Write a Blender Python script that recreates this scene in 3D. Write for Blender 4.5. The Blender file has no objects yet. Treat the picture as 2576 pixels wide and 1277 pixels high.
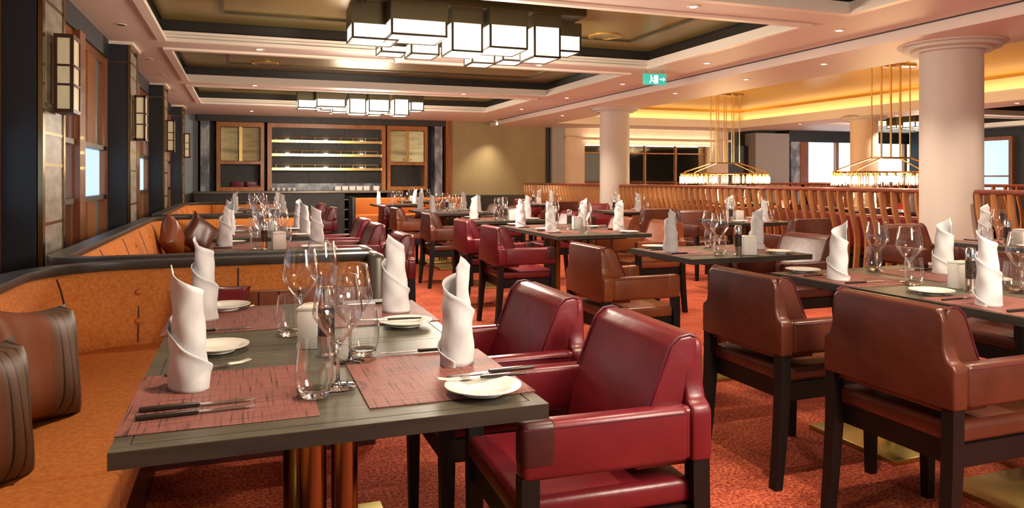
import bpy, bmesh, math, random
from mathutils import Vector, Matrix
random.seed(7)
SC = bpy.context.scene
COL = SC.collection
PI = math.pi
R = math.radians
K = 0.949

# ------------------------------------------------------------------ camera, world, exposure
H = 1.215
cam_d = bpy.data.cameras.new('camera')
cam_d.sensor_width = 36.0
cam_d.lens = 36.0 * 1860 / 2576
cam_d.shift_y = -(638.5 - 448) / 2576
cam_d.clip_start = 0.05
cam = bpy.data.objects.new('camera', cam_d)
cam.location = (0, 0, H)
cam.rotation_euler = (R(90), 0, R(-20))
COL.objects.link(cam)
SC.camera = cam
w = bpy.data.worlds.new('world')
SC.world = w
w.use_nodes = True
w.node_tree.nodes['Background'].inputs[0].default_value = (1.0, 0.88, 0.80, 1)
w.node_tree.nodes['Background'].inputs[1].default_value = 0.26
SC.view_settings.view_transform = 'Standard'
SC.view_settings.look = 'None'
SC.view_settings.gamma = 1
SC.view_settings.use_curve_mapping = False
SC.view_settings.exposure = 0.5
SC.cycles.max_bounces = 8
SC.cycles.diffuse_bounces = 4
SC.cycles.glossy_bounces = 4
SC.cycles.transmission_bounces = 8
SC.cycles.transparent_max_bounces = 40
SC.cycles.sample_clamp_indirect = 6
SC.cycles.caustics_reflective = False
SC.cycles.caustics_refractive = False
SC.cycles.use_denoising = True
WARM = (1.0, 0.70, 0.42)
LAMP_E = 0.95        # frosted glass of the box lamps
LAMP_W = 150.0       # light given off by one box lamp
SPOT_W = 120.0       # one recessed downlight
COVE_E = 9.0
BULB_E = 5.0


# ------------------------------------------------------------------ materials
def mat(name, base=(.5, .5, .5), rough=.5, metal=0., emit=None, es=0., spec=.5, trans=0., coat=0.):
    m = bpy.data.materials.new(name)
    m.use_nodes = True
    b = m.node_tree.nodes['Principled BSDF']
    b.inputs['Base Color'].default_value = (*base, 1)
    b.inputs['Roughness'].default_value = rough
    b.inputs['Metallic'].default_value = metal
    b.inputs['Specular IOR Level'].default_value = spec
    b.inputs['Transmission Weight'].default_value = trans
    b.inputs['Coat Weight'].default_value = coat
    if emit:
        b.inputs['Emission Color'].default_value = (*emit, 1)
        b.inputs['Emission Strength'].default_value = es
    return m


def nd(m, t, **kw):
    n = m.node_tree.nodes.new(t)
    for k, v in kw.items():
        if k.startswith('i_'):
            n.inputs[k[2:].replace('_', ' ')].default_value = v
        else:
            setattr(n, k, v)
    return n


def lk(m, a, ao, b, bi):
    m.node_tree.links.new(a.outputs[ao], b.inputs[bi])


def coords(m, scale=(1, 1, 1), kind='Object'):
    tc = nd(m, 'ShaderNodeTexCoord')
    mp = nd(m, 'ShaderNodeMapping')
    mp.inputs['Scale'].default_value = scale
    lk(m, tc, kind, mp, 'Vector')
    return mp


def ramp(m, stops):
    r = nd(m, 'ShaderNodeValToRGB')
    e = r.color_ramp.elements
    while len(e) < len(stops):
        e.new(.5)
    for el, (p, c) in zip(e, stops):
        el.position = p
        el.color = (*c, 1)
    return r


def noisy(m, stops, scale=8., sc=(1, 1, 1), detail=4., bump=0., bscale=None, dist=.01, kind='Object', rough=.55):
    b = m.node_tree.nodes['Principled BSDF']
    mp = coords(m, sc, kind)
    n = nd(m, 'ShaderNodeTexNoise', i_Scale=scale, i_Detail=detail, i_Roughness=rough)
    lk(m, mp, 0, n, 'Vector')
    r = ramp(m, stops)
    lk(m, n, 'Fac', r, 'Fac')
    lk(m, r, 'Color', b, 'Base Color')
    if bump:
        n2 = n
        if bscale:
            n2 = nd(m, 'ShaderNodeTexNoise', i_Scale=bscale, i_Detail=3.)
            lk(m, mp, 0, n2, 'Vector')
        bp = nd(m, 'ShaderNodeBump', i_Strength=bump, i_Distance=dist)
        lk(m, n2, 'Fac', bp, 'Height')
        lk(m, bp, 'Normal', b, 'Normal')
    return m


M = {}
M['soffit'] = noisy(mat('soffit_paint', rough=.55), [(.3, (.78, .68, .60)), (.7, (.82, .72, .64))], 1.5)
M['mould'] = mat('moulding_paint', (.90, .80, .68), .45)
M['band'] = mat('coffer_band', (.022, .020, .016), .35)
M['gold'] = noisy(mat('gold_leaf', rough=.30, metal=.55), [(.3, (.27, .21, .055)), (.7, (.36, .28, .08))], 1.2)
M['goldpaint'] = mat('gold_paint', (.84, .66, .34), .45)
M['goldceil'] = mat('gold_ceiling_paint', (.62, .38, .085), .35, .35)
M['darkolive'] = mat('dark_bronze_canopy', (.13, .105, .055), .35, .6)
M['navy'] = noisy(mat('navy_panel', rough=.55), [(.2, (.008, .010, .015)), (.8, (.016, .020, .029))], 3., (1, 1, .15))
M['bluegrey'] = noisy(mat('bluegrey_window_cast', rough=.7), [(.3, (.44, .52, .57)), (.7, (.50, .57, .62))], 2.)  # bluish daylight from the window is put into this wall colour, lightened to match
M['stone'] = noisy(mat('travertine', rough=.4), [(.25, (.09, .075, .055)), (.45, (.22, .18, .14)), (.7, (.36, .30, .23))], 5., (1, 1, 3.), 6.)
M['marble'] = noisy(mat('dark_marble', rough=.25), [(.3, (.05, .055, .07)), (.5, (.20, .22, .26)), (.62, (.45, .47, .52)), (.75, (.10, .11, .14))], 3.5, (1, 1, .7), 8.)
M['wood'] = noisy(mat('polished_wood', rough=.28, coat=.4), [(.3, (.19, .060, .020)), (.7, (.34, .125, .045))], 5., (4, 4, .4), 5.)
M['orangewood'] = noisy(mat('amber_wood', rough=.25, coat=.4), [(.3, (.30, .105, .025)), (.7, (.47, .19, .05))], 5., (3, 3, .5), 5.)
M['brass'] = mat('brass', (.78, .53, .20), .22, 1.)
M['brassplate'] = noisy(mat('brass_plate', rough=.32, metal=1.), [(.3, (.42, .33, .09)), (.7, (.62, .50, .17))], 4.)
M['bronze'] = mat('bronze_tube', (.27, .20, .10), .20, 1.)
M['darkbronze'] = mat('dark_bronze', (.05, .035, .022), .4, .7)
M['chrome'] = mat('chrome', (.72, .72, .72), .12, 1.)
M['fluted'] = noisy(mat('fluted_metal', rough=.34, metal=.8), [(.3, (.20, .18, .10)), (.5, (.42, .38, .22)), (.7, (.16, .145, .09))], 1.6, (.4, .4, 2.6), 2.)
M['shutter'] = mat('bowed_steel_shutter', (.50, .50, .50), .25, .7)
M['steel'] = mat('cutlery_steel', (.66, .64, .60), .18, 1.)
M['handle'] = mat('dark_cutlery_handle', (.05, .04, .035), .3, .6)
M['pane'] = mat('daylit_pane', (.3, .4, .5), .1, emit=(.46, .66, .90), es=.85)
M['panebright'] = mat('bright_daylit_pane', (.5, .6, .65), .1, emit=(.62, .86, .95), es=1.6)
M['leather_r'] = noisy(mat('crimson_leather', rough=.34), [(.3, (.115, .007, .012)), (.7, (.175, .011, .018))], 6., detail=5., bump=.12, bscale=24., dist=.01)
M['leather_b'] = noisy(mat('russet_leather', rough=.34), [(.3, (.066, .016, .009)), (.7, (.108, .028, .014))], 6., detail=5., bump=.12, bscale=24., dist=.01)
M['leather_o'] = noisy(mat('tan_leather', rough=.36), [(.3, (.17, .042, .014)), (.7, (.245, .064, .020))], 6., detail=5., bump=.12, bscale=24., dist=.01)
M['leather_d'] = mat('dark_leather_patch', (.050, .010, .010), .4)
M['piping'] = mat('piping_leather', (.085, .010, .022), .4)
M['legwood'] = mat('black_stained_wood', (.006, .0045, .004), .5, spec=.3)
M['orange'] = noisy(mat('orange_weave', rough=.85, spec=.25), [(.35, (.50, .150, .030)), (.65, (.66, .225, .050))], 70., detail=3., bump=.25, bscale=140., dist=.004)
M['cap'] = noisy(mat('dark_cap_wood', rough=.38), [(.3, (.030, .027, .022)), (.7, (.055, .050, .040))], 4., (3, 3, 1))
M['capmetal'] = mat('grey_metal_end', (.20, .19, .155), .38, .6)
M['tablewood'] = noisy(mat('grey_oak', rough=.42), [(.25, (.050, .043, .028)), (.75, (.115, .100, .067))], 5., (1.2, 9, 1), 6., bump=.08, bscale=14.)
M['tableedge'] = noisy(mat('dark_oak_edge', rough=.42), [(.25, (.018, .015, .011)), (.75, (.040, .034, .025))], 6., (1.2, 1.2, 6), 5.)
M['linen'] = noisy(mat('white_linen', rough=.85, spec=.2), [(.3, (.63, .63, .64)), (.7, (.69, .69, .70))], 30., bump=.1, bscale=220., dist=.002)
M['china'] = mat('white_china', (.82, .79, .70), .10, coat=.3)
M['boxwhite'] = mat('white_ceramic', (.80, .77, .72), .4)
M['pepper'] = noisy(mat('peppercorn_fill', rough=.25, coat=.4), [(.4, (.012, .010, .009)), (.6, (.06, .04, .028))], 120.)
M['slat'] = noisy(mat('slat_wood', rough=.35, coat=.25), [(.3, (.34, .12, .035)), (.7, (.60, .28, .10))], 4., (2, 2, .6), 4.)
M['railred'] = noisy(mat('red_rail_wood', rough=.28, coat=.4), [(.3, (.15, .032, .018)), (.7, (.24, .055, .028))], 4., (2, .5, 2))
M['pillar'] = mat('pillar_plaster', (.66, .60, .53), .6)
M['peach'] = noisy(mat('peach_plaster', rough=.7), [(.3, (.74, .56, .42)), (.7, (.80, .62, .47))], 3.)
M['olive'] = noisy(mat('olive_wallcover', rough=.75), [(.3, (.29, .235, .115)), (.7, (.36, .29, .15))], 2.5, (1, 1, .4))
M['dado'] = mat('dark_green_dado', (.030, .032, .022), .5)
M['grey'] = mat('grey_plaster', (.36, .33, .31), .7)
M['charcoal'] = noisy(mat('charcoal_panel', rough=.5), [(.3, (.013, .013, .012)), (.7, (.030, .028, .025))], 5.)
M['mirror'] = mat('tinted_mirror', (.42, .33, .22), .05, 1.)
M['sconceglass'] = noisy(mat('mottled_lit_glass', rough=.4, emit=(1, .80, .45), es=.16), [(.3, (.40, .32, .20)), (.7, (.70, .60, .40))], 9., (1, 1, .35), 5.)
M['downlens'] = mat('downlight_lens', (1, 1, 1), .4, emit=(1, .86, .68), es=14.)
M['hole'] = mat('dark_can', (.012, .01, .01), .6)
M['signgreen'] = mat('sign_green', (.02, .38, .28), .3, emit=(.10, .75, .58), es=.35)
M['signwhite'] = mat('sign_white', (.9, .95, .92), .3, emit=(.8, 1, .95), es=.9)
M['bulb'] = mat('warm_bulb', (1, .8, .5), .3, emit=(1, .70, .30), es=BULB_E)
M['cove'] = mat('cove_strip', (1, .8, .5), .3, emit=(1, .76, .42), es=COVE_E)
M['covewhite'] = mat('wall_wash_strip', (1, .9, .8), .3, emit=(1, .84, .64), es=9.)
M['shadow_gap'] = mat('shadow_gap', (.03, .022, .02), .6)
M['lanternframe'] = mat('brown_lantern_frame', (.085, .038, .020), .35, .3)
M['menu'] = mat('burgundy_menu', (.16, .015, .03), .4)

# lamp glass: alabaster-like white panes that glow
m = M['lampglass'] = mat('alabaster_lit', (.9, .85, .75), .4)
b = m.node_tree.nodes['Principled BSDF']
mp = coords(m, (1, 1, 1.4))
n = nd(m, 'ShaderNodeTexNoise', i_Scale=5., i_Detail=5.)
lk(m, mp, 0, n, 'Vector')
r = ramp(m, [(.28, (.62, .47, .30)), (.42, (1.0, .84, .62)), (.6, (1.0, .92, .80))])
lk(m, n, 'Fac', r, 'Fac')
lk(m, r, 'Color', b, 'Emission Color')
b.inputs['Emission Strength'].default_value = LAMP_E

# carpet
m = M['carpet'] = mat('red_orange_carpet', rough=.95, spec=.1)
b = m.node_tree.nodes['Principled BSDF']
mp = coords(m, (1, 1, 1))
n1 = nd(m, 'ShaderNodeTexNoise', i_Scale=75., i_Detail=4., i_Roughness=.7)
n2 = nd(m, 'ShaderNodeTexNoise', i_Scale=3.2, i_Detail=6., i_Roughness=.65)
lk(m, mp, 0, n1, 'Vector')
lk(m, mp, 0, n2, 'Vector')
r1 = ramp(m, [(.36, (.15, .021, .018)), (.50, (.40, .076, .042)), (.62, (.61, .19, .078))])
r2 = ramp(m, [(.3, (.55, .46, .50)), (.52, (.95, .9, .88)), (.72, (1.1, 1.2, 1.0))])
lk(m, n1, 'Fac', r1, 'Fac')
lk(m, n2, 'Fac', r2, 'Fac')
mx = nd(m, 'ShaderNodeMix', data_type='RGBA', blend_type='MULTIPLY')
mx.inputs['Factor'].default_value = 1
lk(m, r1, 'Color', mx, 6)
lk(m, r2, 'Color', mx, 7)
lk(m, mx, 2, b, 'Base Color')
bp = nd(m, 'ShaderNodeBump', i_Strength=.5, i_Distance=.006)
lk(m, n1, 'Fac', bp, 'Height')
lk(m, bp, 'Normal', b, 'Normal')

# woven place mat: broken dark threads in both directions on brick red
m = M['mat'] = mat('woven_mat', rough=.55, spec=.45)
b = m.node_tree.nodes['Principled BSDF']
mpa = coords(m, (3, 90, 1))
mpb = coords(m, (90, 3, 1))
na = nd(m, 'ShaderNodeTexNoise', i_Scale=2.2, i_Detail=3.)
nb = nd(m, 'ShaderNodeTexNoise', i_Scale=2.2, i_Detail=3.)
lk(m, mpa, 0, na, 'Vector')
lk(m, mpb, 0, nb, 'Vector')
mn = nd(m, 'ShaderNodeMath', operation='MINIMUM')
lk(m, na, 'Fac', mn, 0)
lk(m, nb, 'Fac', mn, 1)
r = ramp(m, [(.33, (.050, .016, .013)), (.42, (.20, .068, .054)), (.58, (.27, .098, .078))])
lk(m, mn, 0, r, 'Fac')
lk(m, r, 'Color', b, 'Base Color')
bp = nd(m, 'ShaderNodeBump', i_Strength=.25, i_Distance=.002)
lk(m, mn, 0, bp, 'Height')
lk(m, bp, 'Normal', b, 'Normal')

# striped cushion: leather on one side, taupe with dark pleats on the other
m = M['cushion'] = mat('striped_cushion', rough=.5, spec=.35)
b = m.node_tree.nodes['Principled BSDF']
tc = nd(m, 'ShaderNodeTexCoord')
sp = nd(m, 'ShaderNodeSeparateXYZ')
lk(m, tc, 'Object', sp, 0)
mu = nd(m, 'ShaderNodeMath', operation='MULTIPLY')
mu.inputs[1].default_value = 26.
lk(m, sp, 'X', mu, 0)
fr = nd(m, 'ShaderNodeMath', operation='FRACT')
lk(m, mu, 0, fr, 0)
rs = ramp(m, [(.0, (.018, .008, .007)), (.14, (.018, .008, .007)), (.24, (.095, .046, .022)), (1., (.115, .056, .028))])
lk(m, fr, 0, rs, 'Fac')
rx = ramp(m, [(.0, (0, 0, 0)), (.02, (1, 1, 1))])
ad = nd(m, 'ShaderNodeMath', operation='ADD')
ad.inputs[1].default_value = .0
lk(m, sp, 'X', ad, 0)
lk(m, ad, 0, rx, 'Fac')
mx = nd(m, 'ShaderNodeMix', data_type='RGBA')
lk(m, rx, 'Color', mx, 'Factor')
mx.inputs[6].default_value = (.16, .046, .018, 1)
lk(m, rs, 'Color', mx, 7)
lk(m, mx, 2, b, 'Base Color')

# thin drinking glass: clear with reflections that grow towards the rim of the view
m = M['glass'] = bpy.data.materials.new('thin_clear_glass')
m.use_nodes = True
nt = m.node_tree
nt.nodes.remove(nt.nodes['Principled BSDF'])
tr = nd(m, 'ShaderNodeBsdfTransparent')
tr.inputs[0].default_value = (.985, .985, .985, 1)
gl = nd(m, 'ShaderNodeBsdfGlossy')
gl.inputs['Roughness'].default_value = .03
gl.inputs[0].default_value = (1, 1, 1, 1)
lw = nd(m, 'ShaderNodeLayerWeight')
lw.inputs['Blend'].default_value = .5
p5 = nd(m, 'ShaderNodeMath', operation='POWER')
p5.inputs[1].default_value = 2.6
lk(m, lw, 'Facing', p5, 0)
pw = nd(m, 'ShaderNodeMath', operation='MULTIPLY_ADD')
pw.inputs[1].default_value = .92
pw.inputs[2].default_value = .035
pw.use_clamp = True
lk(m, p5, 0, pw, 0)
ms = nd(m, 'ShaderNodeMixShader')
lk(m, pw, 0, ms, 0)
lk(m, tr, 0, ms, 1)
lk(m, gl, 0, ms, 2)
lk(m, ms, 0, nt.nodes['Material Output'], 'Surface')
M['glassbase'] = mat('heavy_glass', (1, 1, 1), .0, trans=1.)


# ------------------------------------------------------------------ mesh builder
class MB:
    def __init__(s):
        s.v, s.f, s.sm = [], [], []

    def add(s, vs, fs, smooth=False):
        o = len(s.v)
        s.v += [tuple(x) for x in vs]
        s.f += [tuple(i + o for i in q) for q in fs]
        s.sm += [smooth] * len(fs)
        return s

    def box(s, x0, x1, y0, y1, z0, z1):
        return s.add([(x0, y0, z0), (x1, y0, z0), (x1, y1, z0), (x0, y1, z0), (x0, y0, z1), (x1, y0, z1), (x1, y1, z1), (x0, y1, z1)],
                     [(0, 3, 2, 1), (4, 5, 6, 7), (0, 1, 5, 4), (1, 2, 6, 5), (2, 3, 7, 6), (3, 0, 4, 7)])

    def bm(s, bm, smooth=True):
        bm.verts.index_update()
        s.add([v.co[:] for v in bm.verts], [[v.index for v in f.verts] for f in bm.faces], smooth)
        bm.free()
        return s

    def rbox(s, x0, x1, y0, y1, z0, z1, r=.01, seg=3, taper=None):
        bm = bmesh.new()
        bmesh.ops.create_cube(bm, size=1)
        for v in bm.verts:
            v.co = Vector((x0 + (v.co.x + .5) * (x1 - x0), y0 + (v.co.y + .5) * (y1 - y0), z0 + (v.co.z + .5) * (z1 - z0)))
        bmesh.ops.bevel(bm, geom=bm.edges[:], offset=r, segments=seg, profile=.5, affect='EDGES')
        return s.bm(bm)

    def prism(s, poly, lo, hi, axis='y', bev=0., seg=2):
        def P(a, b, t):
            return {'y': (a, t, b), 'x': (t, a, b), 'z': (a, b, t)}[axis]
        bm = bmesh.new()
        A = [bm.verts.new(P(a, b, lo)) for a, b in poly]
        B = [bm.verts.new(P(a, b, hi)) for a, b in poly]
        n = len(poly)
        bm.faces.new(A)
        bm.faces.new(B[::-1])
        for i in range(n):
            bm.faces.new((A[i], B[i], B[(i + 1) % n], A[(i + 1) % n]))
        bmesh.ops.recalc_face_normals(bm, faces=bm.faces[:])
        if bev:
            bmesh.ops.bevel(bm, geom=bm.edges[:], offset=bev, segments=seg, profile=.5, affect='EDGES', clamp_overlap=True)
        return s.bm(bm, smooth=bool(bev))

    def lathe(s, prof, n=24, cx=0, cy=0, a0=0, ecc=1.):
        k = len(prof)
        vs = [(cx + r * math.cos(2 * PI * i / n), cy + ecc * r * math.sin(2 * PI * i / n), z) for i in range(n) for r, z in prof]
        fs = []
        for i in range(n):
            j = (i + 1) % n
            for q in range(k - 1):
                fs.append((i * k + q, j * k + q, j * k + q + 1, i * k + q + 1))
        return s.add(vs, fs, True)

    def cyl(s, x, y, z0, z1, r, n=20, r1=None):
        r1 = r if r1 is None else r1
        return s.lathe([(0, z0), (r, z0), (r1, z1), (0, z1)], n, x, y)

    def tube(s, pts, r, n=8):
        pts = [Vector(p) for p in pts]
        vs, fs = [], []
        for i, p in enumerate(pts):
            d = (pts[min(i + 1, len(pts) - 1)] - pts[max(i - 1, 0)]).normalized()
            u = d.cross(Vector((0, 0, 1)))
            if u.length < 1e-3:
                u = d.cross(Vector((1, 0, 0)))
            u.normalize()
            q = d.cross(u)
            for a in range(n):
                t = 2 * PI * a / n
                vs.append(p + (u * math.cos(t) + q * math.sin(t)) * r)
        for i in range(len(pts) - 1):
            for a in range(n):
                c = (a + 1) % n
                fs.append((i * n + a, i * n + c, (i + 1) * n + c, (i + 1) * n + a))
        fs.append(tuple(range(n))[::-1])
        fs.append(tuple((len(pts) - 1) * n + a for a in range(n)))
        return s.add(vs, fs, True)

    def bar(s, p, q, wx, wy):                      # a straight square bar between two points
        p, q = Vector(p), Vector(q)
        d = (q - p).normalized()
        u = d.cross(Vector((0, 0, 1)))
        if u.length < 1e-3:
            u = Vector((1, 0, 0))
        u.normalize()
        v = d.cross(u)
        vs = []
        for c in (p, q):
            for a, b_ in ((-1, -1), (1, -1), (1, 1), (-1, 1)):
                vs.append(c + u * a * wx / 2 + v * b_ * wy / 2)
        return s.add(vs, [(0, 1, 2, 3), (7, 6, 5, 4), (0, 4, 5, 1), (1, 5, 6, 2), (2, 6, 7, 3), (3, 7, 4, 0)])

    def sweep(s, path, prof, closed=True, smooth=True, caps=True):   # path: list of ((x,y),(nx,ny)); prof: list of (offset along n, z)
        k = len(prof)
        vs = [(p[0] + n_[0] * o, p[1] + n_[1] * o, z) for p, n_ in path for o, z in prof]
        fs = []
        for i in range(len(path) - 1):
            for q in range(k if closed else k - 1):
                c = (q + 1) % k
                fs.append((i * k + q, (i + 1) * k + q, (i + 1) * k + c, i * k + c))
        if closed and caps:
            fs.append(tuple(range(k))[::-1])
            fs.append(tuple((len(path) - 1) * k + q for q in range(k)))
        return s.add(vs, fs, smooth)

    def mesh(s, name, m, angle=38):
        me = bpy.data.meshes.new(name)
        me.from_pydata(s.v, [], s.f)
        me.polygons.foreach_set('use_smooth', s.sm)
        if any(s.sm):
            me.set_sharp_from_angle(angle=R(angle))
        for x in (m if isinstance(m, (list, tuple)) else [m]):
            me.materials.append(x)
        bm = bmesh.new()
        bm.from_mesh(me)
        bmesh.ops.recalc_face_normals(bm, faces=bm.faces[:])
        bm.to_mesh(me)
        bm.free()
        return me


def obj(name, mb, m, parent=None, label=None, loc=None, angle=38):
    o = bpy.data.objects.new(name, mb.mesh(name, m, angle) if isinstance(mb, MB) else mb)
    COL.objects.link(o)
    if parent is not None:
        o.parent = parent
    if label:
        o['label'] = label
    if loc:
        o.location = loc
    return o


def tag(o, label, cat=None, group=None, kind=None):
    if label:
        o['label'] = label
    if cat:
        o['category'] = cat
    if group:
        o['group'] = group
    if kind:
        o['kind'] = kind
    return o


def thing(name, label, cat, loc=(0, 0, 0), rz=0., group=None):
    o = bpy.data.objects.new(name, None)
    o.empty_display_size = .1
    COL.objects.link(o)
    o.location = loc
    o.rotation_euler = (0, 0, rz)
    return tag(o, label, cat, group)


def struct(name, mb, m, label=None, parent=None):
    o = obj(name, mb, m, parent)
    if parent is None:
        tag(o, label, kind='structure')
    return o


def copy_tree(o, parent=None):
    c = o.copy()
    COL.objects.link(c)
    if parent is not None:
        c.parent = parent
    for ch in KIDS.get(o.name, []):
        copy_tree(ch, c)
    return c


KIDS = {}


def proto(root):
    """remember a thing's parts so that copies can be made without searching the scene"""
    for o in [root] + [c for c in root.children_recursive]:
        KIDS[o.name] = list(o.children)
    return root


USED = set()


def place(pr, label, loc, rz=0., group=None, name=None):
    """first use moves the prototype itself, later uses copy the thing and its parts"""
    if pr.name not in USED:
        USED.add(pr.name)
        o = pr
    else:
        o = copy_tree(pr)
    o.location = loc
    o.rotation_euler = (0, 0, rz)
    o['label'] = label
    if group:
        o['group'] = group
    return o

# ------------------------------------------------------------------ room shell
ZS = 2.534      # dining soffit
ZB = 2.439      # soffit of the long bulkhead
ZG = 2.735      # gold panels in the coffers
XB = 5.476      # bulkhead face
XR0, XR1, YR0, YR1 = 6.55, 11.39, 0.6, 15.09   # the raised gold ceiling over the chandeliers
ZR = 2.876
YW = 16.5       # front plane of everything on the back wall
YBACK = 16.95
XWIN = -1.27
XRW = 18.6
XRAIL = 6.12

struct('floor', MB().box(-1.6, XRW + .3, -2.5, YBACK + .3, -.08, 0), M['carpet'], 'red and orange flecked carpet covering the whole dining room floor')
CX0, CX1 = -.717, 4.54
COFF = [(-1.16, 1.47), (1.98, 4.62), (5.10, 7.73), (8.24, 10.88), (11.38, 13.95)]


def ceiling_grid(nm, x0, x1, cx0, cx1, coffs, y0, y1, label):
    c = MB()
    T = .03
    c.box(x0, cx0, y0, y1, ZS, ZS + T)
    c.box(cx1, x1, y0, y1, ZS, ZS + T)
    ys = [y0] + [v for p in coffs for v in p] + [y1]
    for i in range(0, len(ys), 2):
        if ys[i + 1] > ys[i]:
            c.box(cx0, cx1, ys[i], ys[i + 1], ZS, ZS + T)
    struct(nm, c, M['soffit'], label)
    for (a, d) in coffs:
        def ring(g0, g1, z0, z1, mb):               # frame between outsets g0 (inner) and g1 (outer) of the opening
            X0, X1, Y0, Y1 = cx0, cx1, a, d
            mb.box(X0 - g1, X0 - g0, Y0 - g1, Y1 + g1, z0, z1)
            mb.box(X1 + g0, X1 + g1, Y0 - g1, Y1 + g1, z0, z1)
            mb.box(X0 - g0, X1 + g0, Y0 - g1, Y0 - g0, z0, z1)
            mb.box(X0 - g0, X1 + g0, Y1 + g0, Y1 + g1, z0, z1)
        mo = MB()
        ring(-.035, .04, ZS - .022, ZS + .012, mo)
        ring(-.012, .04, ZS + .012, ZS + .05, mo)
        ring(.0, .04, ZS + .05, ZS + .085, mo)
        struct('trim_1', mo, M['mould'], 'stepped cream moulding around a ceiling coffer')
        bd = MB()
        ring(.03, .06, ZS + .085, ZG + .02, bd)
        bd.box(cx0 - .03, cx1 + .03, a - .03, d + .03, ZG + .001, ZG + .02)
        struct('trim_2', bd, M['band'], 'black band between moulding and gold coffer panel')
        gp = MB()
        gp.box(cx0 + .0, cx1 - .0, a + .0, d - .0, ZG - .012, ZG)
        struct('ceiling', gp, M['gold'], 'glossy gold panel in the ceiling coffer')
        ln = MB()
        i0, i1 = .52, .56
        ln.box(cx0 + i0, cx1 - i0, a + i0, a + i1, ZG - .03, ZG - .012)
        ln.box(cx0 + i0, cx1 - i0, d - i1, d - i0, ZG - .03, ZG - .012)
        ln.box(cx0 + i0, cx0 + i1, a + i1, d - i1, ZG - .03, ZG - .012)
        ln.box(cx1 - i1, cx1 - i0, a + i1, d - i1, ZG - .03, ZG - .012)
        struct('trim_3', ln, M['darkolive'], 'thin bronze line inset on the gold coffer panel')


ceiling_grid('ceiling', -1.6, XB, CX0, CX1, COFF, -1.4, YBACK + .2, 'pink cream coffered ceiling over the dining tables')
ceiling_grid('ceiling', 12.3, XRW + .3, 13.0, 17.8, [(5.10, 7.73), (8.24, 10.88), (11.38, 13.95)], -1.4, YBACK + .2, 'pink cream coffered ceiling of the far dining side')

# long dropped bulkhead with a shadow gap, then the raised gold ceiling and its cove
bk = MB()
bk.box(XB, XR0, -1.4, YBACK + .2, ZB, ZB + .16)
bk.box(XR1, 12.3, -1.4, YBACK + .2, ZB, ZB + .16)
bk.box(XR0, XR1, YR1, YBACK + .2, ZB, ZB + .16)
bk.box(XR0, XR1, -1.4, YR0, ZB, ZB + .16)
struct('ceiling', bk, M['soffit'], 'dropped cream bulkhead carried by the round pillars')
struct('trim_4', MB().box(XB - .045, XB - .003, -1.4, YW, ZS - .004, ZS + .02), M['shadow_gap'], 'dark shadow gap along the top of the bulkhead')
g = MB()
g.box(XR0 - .3, XR1 + .3, YR0 - .3, YR1 + .3, ZR, ZR + .03)
struct('ceiling', g, M['goldceil'], 'raised gold ceiling over the brass chandeliers')
cw = MB()
S = .16
cw.box(XR0 - S - .03, XR0 - S, YR0 - S, YR1 + S, ZB + .16, ZR)
cw.box(XR1 + S, XR1 + S + .03, YR0 - S, YR1 + S, ZB + .16, ZR)
cw.box(XR0 - S, XR1 + S, YR1 + S, YR1 + S + .03, ZB + .16, ZR)
cw.box(XR0 - S, XR1 + S, YR0 - S - .03, YR0 - S, ZB + .16, ZR)
struct('wall_cove', cw, M['goldpaint'], 'warm lit cove wall around the raised gold ceiling')
cl = MB()
t = .045
cl.box(XR0 - t, XR0, YR0, YR1, ZB + .16, ZB + .18)
cl.box(XR1, XR1 + t, YR0, YR1, ZB + .16, ZB + .18)
cl.box(XR0, XR1, YR1, YR1 + t, ZB + .16, ZB + .18)
lip = struct('trim_5', cl, M['mould'], 'lip of the cove around the raised gold ceiling')
dk = MB()
dk.box(XR0 - S, XR1 + S, YR1 + S - .05, YR1 + S, ZR - .05, ZR)
dk.box(XR1 + S - .05, XR1 + S, YR0, YR1 + S, ZR - .05, ZR)
struct('trim_6', dk, M['brass'], 'brass line where the cove meets the gold ceiling')
cs = MB()
cs.box(XR1 + .06, XR1 + .10, YR0 + .2, YR1, ZB + .162, ZB + .172)
cs.box(XR0 - .10, XR0 - .06, YR0 + .2, YR1, ZB + .162, ZB + .172)
cs.box(XR0, XR1, YR1 + .06, YR1 + .10, ZB + .162, ZB + .172)
tag(obj('cove_light', cs, M['cove']), 'warm light strip hidden in the cove of the raised gold ceiling', 'light')

# walls
struct('wall_left', MB().box(-1.62, -1.42, -1.4, YBACK + .2, 0, ZS), M['navy'], 'dark navy wall behind the window bays')
struct('wall_back', MB().box(-1.62, XRW + .3, YBACK, YBACK + .2, 0, 3.0), M['charcoal'], 'dark back wall of the dining room')
struct('wall_right', MB().box(XRW, XRW + .2, -1.4, YBACK + .2, 0, 3.0), M['charcoal'], 'dark far side wall with tall windows')

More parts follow.
